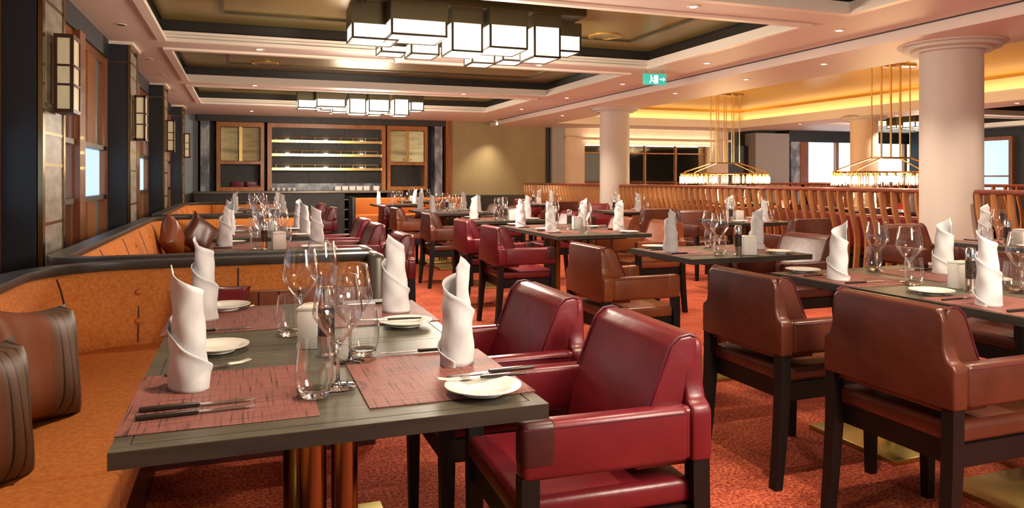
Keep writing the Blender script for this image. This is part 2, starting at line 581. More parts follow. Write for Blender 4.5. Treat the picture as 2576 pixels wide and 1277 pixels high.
# left columns: navy block, bronze-edged stone face towards the room, dark capital
COLY = [(1.36, 1.92), (4.67, 5.22), (8.00, 8.55), (11.30, 11.85), (14.60, 15.15)]
WIN_N = 0
for i, (a, d) in enumerate(COLY):
    c = MB().box(-1.42, -1.050, a, d, 0, 2.506)
    o = struct('wall_column', c, M['navy'], 'navy clad wall column between window bays')
    s = MB().box(-1.05, -1.034, a + .05, d - .05, .3, 2.45)
    struct('stone_face', s, M['stone'], parent=o)
    e = MB()
    for y in (a, d - .05):
        e.box(-1.055, -1.026, y, y + .05, 0, 2.506)
    for z in (.95, 1.28, 1.46, 1.62, 2.2):
        e.box(-1.04, -1.030, a + .05, d - .05, z, z + .018)
    struct('edge_strip', e, M['bronze'], parent=o)
    k = MB()
    k.box(-1.42, -1.02, a - .012, d + .012, 2.33, 2.345)
    struct('bronze_line', k, M['bronze'], parent=o)
    k = MB()
    k.box(-1.42, -1.00, a - .02, d + .02, 2.505, ZS)
    struct('capital', k, M['mould'], parent=o)
for i in range(len(COLY) - 1):
    y0, y1 = COLY[i][1], COLY[i + 1][0]
    f = MB()
    f.box(-1.42, XWIN + .02, y0, y1, 0, .50)                   # dark wall under the sill
    f.box(-1.42, XWIN + .06, y0, y1, 2.36, ZS)
    o = struct('window_%d' % (i + 1), f, M['navy'], 'tall timber framed window bay with metal shutters and a blue pane')
    nb = 2
    bw = (y1 - y0 - .30) / 2
    fr_, fl, pn, rl, wd = MB(), MB(), MB(), MB(), MB()
    fr_.box(XWIN - .04, XWIN + .05, y0, y0 + .04, .5, 2.36)
    fr_.box(XWIN - .04, XWIN + .05, y1 - .05, y1, .5, 2.36)
    fr_.box(XWIN - .04, XWIN + .09, y0 + .04 + bw, y1 - .05 - bw, .5, 2.36)
    for k in range(nb):
        a = y0 + .04 if k == 0 else y1 - .05 - bw
        d = a + bw
        fr_.box(XWIN - .03, XWIN + .04, a, a + .05, .5, 2.36)
        fr_.box(XWIN - .03, XWIN + .04, d - .05, d, .5, 2.36)
        fr_.box(XWIN - .03, XWIN + .04, a + .05, d - .05, 2.29, 2.36)
        rl.box(XWIN - .03, XWIN + .06, a + .05, d - .05, 1.475, 1.515)
        rl.box(XWIN - .03, XWIN + .06, a + .05, d - .05, 1.020, 1.060)
        rl.box(XWIN - .03, XWIN + .05, a + .05, d - .05, .5, .54)
        wds = (d - a - .10) / 3
        for (z0, z1) in ((1.515, 2.29), (.54, 1.02)):
            for q in (0, 2):                                   # bowed metal shutters left and right of a timber board
                ya, yb = a + .05 + q * wds, a + .05 + (q + 1) * wds
                n = 8
                prof = [(XWIN - .02 + .035 * math.sin(PI * t / n), ya + (yb - ya) * t / n) for t in range(n + 1)]
                fl.add([(x, y, z) for x, y in prof for z in (z0, z1)], [(2 * t, 2 * t + 2, 2 * t + 3, 2 * t + 1) for t in range(n)], True)
            wd.box(XWIN - .02, XWIN + .03, a + .05 + wds, a + .05 + 2 * wds, z0, z1)
        pn.box(XWIN - .015, XWIN - .005, a + .05, d - .05, 1.06, 1.475)
    struct('window_frame', fr_, M['wood'], parent=o)
    struct('rail', rl, M['darkbronze'], parent=o)
    struct('metal_shutter', fl, M['shutter'], parent=o)
    struct('timber_board', wd, M['orangewood'], parent=o)
    struct('pane', pn, M['pane'], parent=o)

# lantern on each column
def sconce():
    t = thing('wall_lantern', '', 'wall lamp')
    fr = MB()
    W, D, Ht = .105, .10, .45                        # half depth along y, out from the wall, height
    for y in (-W, W - .018):
        for x in (0, D - .018):
            fr.box(x, x + .018, y, y + .018, 0, Ht)
    for z in (0, Ht - .022):
        fr.box(0, D, -W, W, z, z + .022)
    for z in (.155, .265):
        fr.box(D - .014, D + .004, -W + .02, W - .02, z, z + .012)
        fr.box(.02, D - .02, -W - .003, -W + .011, z, z + .012)
    obj('frame', fr, M['lanternframe'], t)
    obj('glass_box', MB().box(.012, D - .008, -W + .010, W - .010, .022, Ht - .022), M['sconceglass'], t)
    obj('wall_bracket', MB().box(-.02, .0, -.05, .05, .05, Ht - .05), M['bronze'], t)
    return proto(t)


sc0 = sconce()
NTH = ['first', 'second', 'third', 'fourth', 'fifth', 'sixth', 'seventh', 'eighth', 'ninth', 'tenth', 'eleventh', 'twelfth', 'thirteenth', 'fourteenth']
for i, (a, d) in enumerate(COLY[1:]):
    place(sc0, 'lit glass lantern in a dark frame on the %s navy column from the camera' % NTH[i], (-1.012, (a + d) / 2, 1.59), 0, 'lanterns on the navy columns')

# round pillars
for i, (x, y) in enumerate([(XRAIL, 5.01), (XRAIL, 11.56), (11.75, 11.56), (11.75, 5.01)]):
    p = MB().lathe([(.259, 0), (.259, ZB - .06)], 48, x, y)
    o = struct('pillar', p, M['pillar'] if i < 2 else M['peach'], 'round cream plaster pillar standing on the balustrade line')
    c = MB().lathe([(.25, ZB - .075), (.33, ZB - .075), (.33, ZB - .055), (.40, ZB - .045), (.40, ZB - .02), (.44, ZB - .012), (.44, ZB)], 48, x, y)
    struct('capital', c, M['pillar'], parent=o)

# ------------------------------------------------------------------ back wall
def bz(v):
    return v * K


# strip at the left end, coloured with the window's blue cast, and fascia
struct('wall_back', MB().box(-1.42, -.88, YW + .25, YBACK, 0, ZS), M['bluegrey'], 'pale blue grey wall strip beside the back bar')
struct('trim_7', MB().box(-.88, 4.5, YW, YBACK, 2.40, ZS), M['charcoal'], 'dark fascia over the back bar')
for (x0, x1) in ((-.824, -.65), (4.131, 4.31)):
    struct('wall_pilaster', MB().box(x0, x1, YW + .02, YBACK, .8, 2.40), M['marble'], 'veined grey marble pilaster beside the back bar')
struct('trim_8', MB().box(4.385, 4.515, YW - .02, YBACK, 0, ZS), M['wood'], 'timber post at the edge of the olive wall')
struct('wall_olive', MB().box(4.515, 6.90, YW + .06, YBACK, .82, ZS), M['olive'], 'olive gold wall covering right of the back bar')
struct('baseboard_back', MB().box(4.515, 6.95, YW + .03, YBACK, 0, .82), M['dado'], 'dark green dado below the olive wall')
struct('trim_9', MB().box(6.90, 7.0, YW + .02, YBACK, 0, ZB), M['shadow_gap'], 'dark edge between olive wall and grey wall')
struct('wall_grey', MB().box(7.0, 7.34, YW - .1, YBACK, 0, ZB), M['grey'], 'narrow grey wall end')

# beige wall with a lit recess and tinted mirror
X0, X1, MX0, MX1, MZ0, MZ1 = 7.34, 12.12, 7.91, 11.64, .95, 2.06
bw_ = MB()
bw_.box(X0, MX0, YW, YBACK, 0, ZB)
bw_.box(MX1, X1, YW, YBACK, 0, ZB)
bw_.box(MX0, MX1, YW, YBACK, MZ1, ZB)
bw_.box(MX0, MX1, YW, YBACK, 0, MZ0)
struct('wall_beige', bw_, M['peach'], 'beige wall with a wide mirrored recess')
struct('trim_10', MB().box(MX0, MX1, YW + .33, YW + .36, MZ0, MZ1), M['mirror'], 'tinted mirror filling the lit recess')
ms_ = MB()
for x in [MX0 + .02 + i * (MX1 - MX0 - .06) / 4 for i in range(5)]:
    ms_.box(x, x + .035, YW + .28, YW + .32, MZ0, MZ1)
ms_.box(MX0, MX1, YW + .28, YW + .32, MZ1 - .22, MZ1 - .19)
struct('trim_11', ms_, M['orangewood'], 'timber mullions over the recess mirror')
tag(obj('wash_light', MB().box(MX0 + .05, MX1 - .05, YW + .012, YW + .05, MZ1 - .012, MZ1 - .002), M['covewhite']), 'light strip along the head of the mirrored recess', 'light')
struct('wall_beige', MB().box(X0, X1, YW - .14, YW - .12, MZ1 + .10, MZ1 + .16), M['peach'], 'beige shelf hiding the light above the recess')
tag(obj('wash_light', MB().box(MX0, MX1, YW - .11, YW - .08, MZ1 + .11, MZ1 + .12), M['covewhite']), 'light strip on the ledge above the mirrored recess', 'light')
# dark doorway, grey panel, window front
struct('door_1', MB().box(12.12, 13.0, YW + .3, YBACK, 0, 2.1), M['charcoal'], 'dark doorway between beige wall and grey panel')
struct('wall_grey', MB().box(13.0, 14.12, YW, YBACK, 0, ZB), M['grey'], 'grey plaster panel beside the far windows')
struct('trim_12', MB().box(14.12, XRW, YW, YBACK, 2.22, ZS), M['charcoal'], 'dark fascia above the far windows')
struct('trim_13', MB().box(14.2, 14.5, YW + .02, YBACK, 0, 2.22), M['marble'], 'dark marble pilaster beside the far windows')
fw = MB()
for x in (14.5, 15.75, 17.0, 18.3):
    fw.box(x, x + (.28 if x == 14.5 else .10), YW, YW + .2, .4, 2.22)
fw.box(14.5, XRW, YW, YW + .2, 0, 1.1)
o = struct('window_5', fw, M['wood'], 'bright timber framed window in the far back wall')
struct('pane', MB().box(14.6, XRW, YW + .1, YW + .12, 1.1, 2.22), M['panebright'], parent=o)
# windows on the right wall
for i, y in enumerate((10.9, 13.4)):
    f = MB()
    f.box(XRW - .10, XRW, y, y + .10, .3, 2.3)
    f.box(XRW - .10, XRW, y + 2.1, y + 2.2, .3, 2.3)
    f.box(XRW - .10, XRW, y + .1, y + 2.1, 2.2, 2.3)
    f.box(XRW - .10, XRW, y + .1, y + 2.1, .3, .8)
    f.box(XRW - .08, XRW - .02, y + 1.0, y + 1.3, 1.25, 2.2)
    f.box(XRW - .08, XRW - .02, y + .1, y + 2.1, 1.25, 1.29)
    o = struct('window_%d' % (6 + i), f, M['wood'], 'timber framed window in the far side wall')
    struct('pane', MB().box(XRW - .05, XRW - .04, y + .1, y + 2.1, .8, 2.2), M['pane'], parent=o)
struct('wall_column', MB().box(XRW - .45, XRW, 15.65, 16.2, 0, ZS), M['navy'], 'navy column by the far windows')

# back bar: counter, three-bay cabinet, shelves
t = thing('back_bar_counter', 'long dark service counter along the back wall', 'counter', (1.3, YW, 0))
c = MB()
c.box(-2.2, .72, -.62, .45, 0, .90)
c.box(1.62, 1.95, -.62, .45, 0, .90)
c.box(.72, 1.62, .1, .45, 0, .90)
obj('body', c, M['charcoal'], t)
obj('worktop', MB().rbox(-2.22, 1.97, -.66, .45, .90, .945, .008, 2), M['capmetal'], t)
for z in (.12, .33, .54, .75):
    obj('shelf', MB().box(.72, 1.62, -.55, .1, z, z + .02), M['capmetal'], t)
for side, (x0, x1) in enumerate(((-.519, .427), (3.054, 3.982))):
    nm = 'left' if side == 0 else 'right'
    lab = 'amber timber wall cabinet with fluted metal doors, by the %s' % ('blue grey wall strip' if side == 0 else 'olive wall')
    t = thing('wall_cabinet', lab, 'cabinet', ((x0 + x1) / 2, YW + .1, .946))
    w_ = (x1 - x0) / 2
    zt = 1.45
    f = MB()
    f.box(-w_, -w_ + .075, 0, .36, 0, zt)
    f.box(w_ - .075, w_, 0, .36, 0, zt)
    f.box(-w_ + .075, w_ - .075, 0, .36, 0, .08)
    f.box(-w_ + .075, w_ - .075, 0, .36, zt - .10, zt)
    f.box(-w_ + .075, w_ - .075, 0, .36, .565, .63)
    obj('frame', f, M['orangewood'], t)
    obj('back_panel', MB().box(-w_ + .07, w_ - .07, .32, .35, .07, zt - .05), M['charcoal'], t)
    for q in (-1, 1):
        xa, xb = (-w_ + .085, -.03) if q < 0 else (.03, w_ - .085)
        n = 40
        prof = [(xa + (xb - xa) * j / n, .05 + (.004 if j % 2 else 0.)) for j in range(n + 1)]
        dm = MB().add([(x, y, z) for x, y in prof for z in (.64, zt - .11)], [(2 * j, 2 * j + 2, 2 * j + 3, 2 * j + 1) for j in range(n)])
        dm.box(xa, xb, .064, .075, .64, zt - .11)
        d_ = obj('door', dm, M['fluted'], t)
        obj('knob', MB().lathe([(0, -.02), (.014, -.016), (.016, 0), (0, .012)], 12, 0, 0), M['brass'], d_, loc=(xb - .05 if q < 0 else xa + .05, .035, .70))
    obj('centre_post', MB().box(-.03, .03, .02, .06, .63, zt - .10), M['brass'], t)
    if side == 0:
        for q, (xx, rz) in enumerate(((-.06, -6), (.25, 8))):
            k = thing('folded_menu', 'burgundy menu lying in the open niche, %s' % ('nearer its middle' if q == 0 else 'nearer its end'), 'menu', ((x0 + x1) / 2 + xx, YW + .22, 1.027), R(rz), 'menus in the cabinet niche')
            obj('cover', MB().rbox(-.13, .13, -.09, .09, 0, .035, .008, 2), M['menu'], k)
            obj('flap', MB().prism([(-.13, .036), (.13, .036), (.10, .11), (-.11, .125)], .06, .08, 'y', .004), M['menu'], k)
t = thing('bottle_shelf_unit', 'open back bar bay with three glowing brass shelves', 'shelving', (1.755, YW + .1, .946))
f = MB()
for x in (-1.263, 1.173):
    f.box(x, x + .09, 0, .36, 0, 1.45)
f.box(-1.173, 1.173, 0, .36, 1.36, 1.45)
obj('frame', f, M['orangewood'], t)
bp_ = MB()
for i in range(3):
    bp_.box(-1.173 + i * .782 + .004, -1.173 + (i + 1) * .782 - .004, .32, .34, .16, 1.36)
obj('back_panel', bp_, M['charcoal'], t)
obj('backsplash', MB().box(-1.17, 1.17, .29, .32, .0, .155), M['marble'], t)
for z in (.44, .745, 1.04):
    s_ = obj('shelf', MB().box(-1.173, 1.173, .02, .32, z, z + .055), M['brass'], t)
    g = MB()
    g.tube([(-1.09, .05, z + .125), (1.09, .05, z + .125)], .008, 6)
    for i in range(9):
        g.tube([(-1.09 + i * 2.18 / 8, .05, z + .05), (-1.09 + i * 2.18 / 8, .05, z + .125)], .006, 6)
    obj('gallery_rail', g, M['brass'], s_)
    l_ = MB()
    for x in (-.84, -.03, .76):
        l_.cyl(x, .25, z + .056, z + .075, .035, 12)
    obj('shelf_light', l_, M['downlens'], s_)
# cups and white boxes on the counter
cup0 = thing('coffee_cup', '', 'cup')
obj('bowl', MB().lathe([(0, 0), (.022, 0), (.034, .03), (.038, .065), (.035, .065), (.030, .03), (0, .008)], 16), M['china'], cup0)
obj('handle', MB().tube([(.036, 0, .052), (.058, 0, .050), (.060, 0, .028), (.034, 0, .022)], .005, 6), M['china'], cup0)
proto(cup0)
for i in range(5):
    place(cup0, 'white cup on the back bar counter, %s from the cabinet with menus' % NTH[i], (.60 + i * .108, YW - .06, .946), random.uniform(0, 6), 'cups on the back bar')
for i in range(6):
    b_ = thing('takeaway_box', 'small white box on the back bar counter, %s of its row' % NTH[i], 'box', (1.95 + i * .155 + (.06 if i == 5 else 0), YW + .0, .946), 0, 'white boxes on the back bar')
    obj('body', MB().rbox(-.065, .065, -.05, .05, 0, .085, .004, 2), M['boxwhite'], b_)
    obj('lid', MB().rbox(-.07, .07, -.055, .055, .085, .10, .004, 2), M['china'], b_)

# ------------------------------------------------------------------ ceiling fittings
def box_lamp():
    t = thing('box_chandelier', '', 'ceiling lamp')
    can = MB().rbox(-1.0, .92, -.55, .55, .10, .195, .006, 1)
    obj('canopy', can, M['darkolive'], t)
    # every box: x0, x1, y0, depth, z bottom, z top of glass (z = 0 is the lowest common level, ceiling at .195)
    BX = [(-1.10, -.72, -.42, .34, -.19, -.065), (-.83, -.375, -.66, .40, -.185, -.06), (-.30, -.03, -.52, .36, -.265, -.025), (.00, .34, -.61, .40, -.232, -.038),
          (.43, .68, -.52, .36, -.272, -.008), (.76, .99, -.28, .30, -.165, -.022), (-.72, -.47, .43, .28, -.145, -.083), (-.49, -.22, .19, .30, -.186, -.08),
          (.16, .40, .43, .28, -.20, -.10), (.44, .68, .33, .30, -.175, -.10)]
    for (x0, x1, y0, dp, zb, zt) in BX:
        y1 = y0 + dp
        b_ = obj('shade', MB().box(x0 + .006, x1 - .006, y0 + .006, y1 - .006, zb + .006, zt), M['lampglass'], t)
        e = MB()
        q = .016
        for x in (x0, x1 - q):
            for y in (y0, y1 - q):
                e.box(x, x + q, y, y + q, zb, zt)
        for y in (y0, y1 - q):
            e.box(x0, x1, y, y + q, zb, zb + q)
        for x in (x0, x1 - q):
            e.box(x, x + q, y0, y1, zb, zb + q)
        obj('edge_frame', e, M['darkbronze'], b_)
        obj('housing', MB().box(x0 - .002, x1 + .002, y0 - .002, y1 + .002, zt, max(zt + .09, .10)), M['darkolive'], b_)
    return proto(t)


bl0 = box_lamp()
for (x, y, lab) in ((1.92, 6.42, 'cluster of glowing glass boxes on the ceiling coffer above the front tables'), (1.92, 12.67, 'smaller looking cluster of glowing glass boxes near the back bar'),
                    (1.92, .15, 'cluster of glowing glass boxes on the coffer over the front booth'), (15.0, 12.67, 'cluster of glowing glass boxes beyond the chandeliers on the far side'),
                    (15.0, 6.42, 'cluster of glowing glass boxes behind the big round pillar')):
    if x == 1.92 and y < 1:
        o = place(bl0, lab, (x, y, ZG - .207), 0, 'box clusters on the ceiling')
    else:
        o = place(bl0, lab, (x, y, ZG - .207), 0, 'box clusters on the ceiling')


for (x, y) in ((1.92, 6.42), (1.92, 12.67), (1.92, .15), (15.0, 12.67)):
    l = bpy.data.lights.new('lamp_glow', 'POINT')
    l.shadow_soft_size = .4
    l.energy = LAMP_W * (1.25 if y < 1 else 1)
    l.color = (1, .86, .70)
    o = bpy.data.objects.new('lamp_glow', l)
    o.location = (x, y, ZG - .95)
    COL.objects.link(o)


def downlight():
    t = thing('downlight', '', 'downlight')
    obj('ring', MB().lathe([(.028, 0), (.048, 0), (.048, -.006), (.028, -.006), (.028, 0)], 20), M['mould'], t)
    obj('lens', MB().lathe([(0, -.003), (.028, -.003)], 20), M['downlens'], t)
    return proto(t)


dl0 = downlight()


def spot(x, y, z, pw=SPOT_W, col=WARM, ang=105, rad=.03):
    l = bpy.data.lights.new('spot', 'SPOT')
    l.energy = pw
    l.color = col
    l.spot_size = R(ang)
    l.spot_blend = .7
    l.shadow_soft_size = rad
    o = bpy.data.objects.new('spot', l)
    o.location = (x, y, z)
    COL.objects.link(o)
    return o


SPC = (1.0, .80, .60)
nrow = {1.72: 'over the front booth', 4.86: 'on the beam before the large lamp', 8.0: 'on the beam behind the large lamp', 11.13: 'on the beam before the small lamp', 15.4: 'near the back bar'}
for yb, nm in nrow.items():
    for j, xb in enumerate((.16, 1.68, 3.25)):
        yy = yb + (0, .02, .35)[j] * (1 if 5 < yb < 12 else 0)
        place(dl0, 'small round downlight %s, %s from the windows' % (nm, NTH[j]), (xb, yb, ZS), 0, 'ceiling downlights')
        spot(xb, yb, ZS - .012, SPOT_W * (.65 if yb < 2 and j == 0 else (.35, .8, 1.2)[j]), SPC)
for j, yy in enumerate((1.6, 3.4, 5.2, 7.2, 9.2, 11.1, 13.2)):
    place(dl0, 'downlight in the soffit strip beside the bulkhead, %s from the camera' % NTH[j], (5.0, yy, ZS), 0, 'ceiling downlights')
    spot(5.0, yy, ZS - .012, SPOT_W, SPC)
for j, yy in enumerate((2.2, 4.0, 6.3, 7.6, 9.2, 13.2)):
    place(dl0, 'downlight under the bulkhead, %s from the camera' % NTH[j], (5.85, yy, ZB), 0, 'ceiling downlights')
    spot(5.85, yy, ZB - .012, SPOT_W * .7, SPC)
place(dl0, 'small round downlight washing the olive wall', (5.45, 16.05, ZS), 0, 'ceiling downlights')
spot(5.45, 16.05, ZS - .012, SPOT_W * 1.1, SPC, 95)
for j, yy in enumerate((6.0, 8.5, 11.0, 13.5)):
    place(dl0, 'downlight beyond the raised gold ceiling, %s from the camera' % NTH[j], (11.85 if yy != 11 else 12.0, yy, ZB), 0, 'ceiling downlights')
    spot(11.85 if yy != 11 else 12.0, yy, ZB - .012, SPOT_W, SPC)
# unlit dark cans in the soffit by the windows
can0 = thing('recessed_spot', '', 'spotlight')
obj('rim', MB().lathe([(.036, 0), (.048, 0), (.048, -.004), (.036, -.004)], 20), M['mould'], can0)
obj('can', MB().lathe([(0, -.002), (.037, -.002)], 20), M['hole'], can0)
proto(can0)
for j, yy in enumerate((7.12, 9.07, 10.36, 12.22, 3.9)):
    place(can0, 'dark unlit spotlight in the soffit by the windows, %s' % ('before the second navy column' if j == 0 else 'above the first booth' if j == 4 else '%s along the strip' % NTH[j]), (-.985 if j != 3 else -.97, yy, ZS), 0, 'unlit soffit spotlights')
# speaker rings on the gold panels, camera dome, sprinkler
rg0 = thing('ceiling_speaker', '', 'speaker')
obj('ring', MB().lathe([(.15, 0), (.17, 0), (.17, -.012), (.15, -.012), (.15, 0)], 32), M['goldceil'], rg0)
obj('grille', MB().lathe([(0, -.006), (.15, -.006)], 32), M['gold'], rg0)
proto(rg0)
for (x, y, l_) in ((3.6, 7.03, 'round gold speaker ring on the coffer panel beside the large lamp'), (.27, 10.2, 'round gold speaker ring on the unlit coffer panel')):
    place(rg0, l_, (x, y, ZG - .012), 0, 'speaker rings on gold panels')
t = thing('camera_dome', 'white security camera dome under the beam behind the large lamp', 'camera', (1.57, 7.93, ZS))
obj('base', MB().lathe([(0, 0), (.05, 0), (.05, -.03), (.0, -.03)], 20), M['boxwhite'], t)
obj('dome', MB().lathe([(.046, -.03), (.044, -.05), (.03, -.072), (0, -.08)], 20), M['china'], t)
obj('lens', MB().lathe([(0, 0), (.02, .0), (.02, .05), (0, .05)], 12), M['boxwhite'], t, loc=(.05, -.02, -.055))
# exit sign
t = thing('exit_sign', 'green emergency exit sign hanging by the bulkhead', 'sign', (4.70, 7.85, ZS), R(-12))
obj('stem', MB().box(-.11, -.10, -.005, .005, -.05, 0).box(.10, .11, -.005, .005, -.05, 0), M['steel'], t)
obj('panel', MB().rbox(-.145, .145, -.012, .012, -.185, -.05, .004, 2), M['signgreen'], t)
pg = MB()
pg.box(-.01, .04, -.0155, -.0125, -.17, -.07)                     # door
pg.box(-.055, -.04, -.0155, -.0125, -.085, -.07)                  # running figure
pg.bar((-.05, -.014, -.09), (-.038, -.014, -.125), .003, .016)
pg.bar((-.04, -.014, -.12), (-.065, -.014, -.165), .003, .011)
pg.bar((-.038, -.014, -.12), (-.018, -.014, -.150), .003, .011)
pg.bar((-.05, -.014, -.095), (-.022, -.014, -.105), .003, .009)
pg.bar((.06, -.014, -.12), (.115, -.014, -.12), .003, .014)       # arrow
pg.prism([(.105, -.145), (.13, -.12), (.105, -.095)], -.0155, -.0125, 'y')
obj('pictogram', pg, M['signwhite'], t)

# ------------------------------------------------------------------ slatted balustrade
def slat_mesh():
    n = 12
    pts = []
    for i in range(n + 1):
        z = .06 + (1.075 - .06) * i / n
        u = (1.075 - z) / 1.0
        x = .115 * (1 / (1 + math.exp(-(u - .30) * 12))) - .055 - .045 * max(0, u - .55) / .45
        pts.append((x, z))
    mb = MB()
    vs, fs = [], []
    for x, z in pts:
        for dx, dy in ((-.032, -.012), (.032, -.012), (.032, .012), (-.032, .012)):
            vs.append((x + dx, dy, z))
    for i in range(n):
        for a in range(4):
            c = (a + 1) % 4
            fs.append((4 * i + a, 4 * i + c, 4 * i + 4 + c, 4 * i + 4 + a))
    fs += [(3, 2, 1, 0), tuple(4 * n + a for a in range(4))]
    mb.add(vs, fs, True)
    return mb.mesh('slat', M['slat'], 40)


SLAT = slat_mesh()


def balustrade(x, y0, y1, label, pitch=.14):
    t = thing('slatted_balustrade', label, 'railing', (x, (y0 + y1) / 2, 0), 0, 'balustrades between the pillars')
    h = (y1 - y0) / 2
    obj('handrail', MB().rbox(-.055, .075, -h, h, 1.065, 1.115, .018, 3), M['railred'], t)
    obj('bottom_rail', MB().box(-.06, .09, -h, h, .0, .07), M['legwood'], t)
    n = int((2 * h - .1) / pitch)
    for i in range(n + 1):
        s = obj('slat', SLAT, None, t)
        s.location = (0, -h + .05 + i * (2 * h - .1) / n, 0)
    return t


balustrade(XRAIL, 2.6, 4.75, 'curved timber slat balustrade on the camera side of the big pillar')
balustrade(XRAIL, 5.27, 11.30, 'long curved timber slat balustrade between the two cream pillars')
balustrade(XRAIL, 11.82, 15.9, 'curved timber slat balustrade beyond the farther cream pillar')
balustrade(11.75, 2.6, 4.75, 'far side slat balustrade seen to one side of the big pillar', .2)
balustrade(11.75, 5.27, 11.30, 'far side slat balustrade beyond the chandeliers', .2)
balustrade(11.75, 11.82, 15.9, 'far side slat balustrade near the beige wall', .2)


def chandelier():
    t = thing('brass_chandelier', '', 'chandelier')
    A, B = .92, .36                                   # half length along x, half width along y
    zr = 1.30
    obj('ceiling_plate', MB().rbox(-.34, .34, -.16, .16, ZR - .03, ZR, .01, 2), M['brass'], t)
    for x in (-.27, -.09, .09, .27):
        for y in (-.09, .09):
            obj('rod', MB().tube([(x, y, 1.52), (x, y, ZR - .03)], .010, 8), M['brass'], t)
    fr = MB()
    fr.box(-.29, .29, -.10, -.08, 1.50, 1.525)
    fr.box(-.29, .29, .08, .10, 1.50, 1.525)
    fr.box(-.29, -.27, -.10, .10, 1.50, 1.525)
    fr.box(.27, .29, -.10, .10, 1.50, 1.525)
    obj('hub_frame', fr, M['brass'], t)
    for sx in (-1, 1):
        for sy in (-1, 1):
            obj('arm', MB().tube([(sx * .27, sy * .09, 1.512), (sx * .80, sy * .18, 1.34), (sx * .86, sy * .19, zr)], .012, 8), M['brass'], t)
    rg = MB()
    n = 40
    P = []
    for i in range(n + 1):
        a = 2 * PI * i / n
        ca, sa = math.cos(a), math.sin(a)
        P.append((A * math.copysign(abs(ca) ** .6, ca), B * math.copysign(abs(sa) ** .6, sa), zr))
    rg.tube(P, .014, 8)
    obj('ring', rg, M['brass'], t)
    tub = MB().lathe([(.030, 0), (.030, .15), (.032, .15), (.032, 0), (.030, 0)], 10).mesh('glass_tube', M['glass'])
    cap_ = MB().lathe([(0, .19), (.018, .19), (.018, .15), (.034, .15), (.034, .14), (0, .14)], 10).mesh('holder', M['brass'])
    bul = MB().lathe([(0, .02), (.011, .03), (.014, .05), (.010, .08), (.006, .12), (0, .14)], 10).mesh('bulb', M['bulb'])
    for i in range(n):
        g = obj('glass_tube', tub, None, t, loc=(P[i][0], P[i][1], zr - .19))
        obj('holder', cap_, None, g)
        obj('bulb', bul, None, g)
    return proto(t)


ch0 = chandelier()
place(ch0, 'brass chandelier with a ring of glass tubes in front of the beige mirrored wall', (8.92, 12.24, 0), 0, 'brass chandeliers')
place(ch0, 'brass chandelier with a ring of glass tubes partly behind the big pillar', (8.92, 8.28, 0), 0, 'brass chandeliers')
for y in (12.24, 8.28):
    l = bpy.data.lights.new('chandelier_light', 'POINT')
    l.energy = 130
    l.color = (1, .68, .34)
    l.shadow_soft_size = .4
    o = bpy.data.objects.new('chandelier_light', l)
    o.location = (8.92, y, 1.12)
    COL.objects.link(o)

# ------------------------------------------------------------------ banquette booths
def arc(cx, cy, r, a0, a1, n=8):
    return [(cx + r * math.cos(R(a0 + (a1 - a0) * i / n)), cy + r * math.sin(R(a0 + (a1 - a0) * i / n))) for i in range(n + 1)]


def with_normals(pts, inward_left):
    out = []
    for i, p in enumerate(pts):
        a, c = pts[max(i - 1, 0)], pts[min(i + 1, len(pts) - 1)]
        d = Vector((c[0] - a[0], c[1] - a[1])).normalized()
        out.append((p, (-d.y, d.x) if inward_left else (d.y, -d.x)))
    return out


ZCAP = .835
ZSEAT = .475


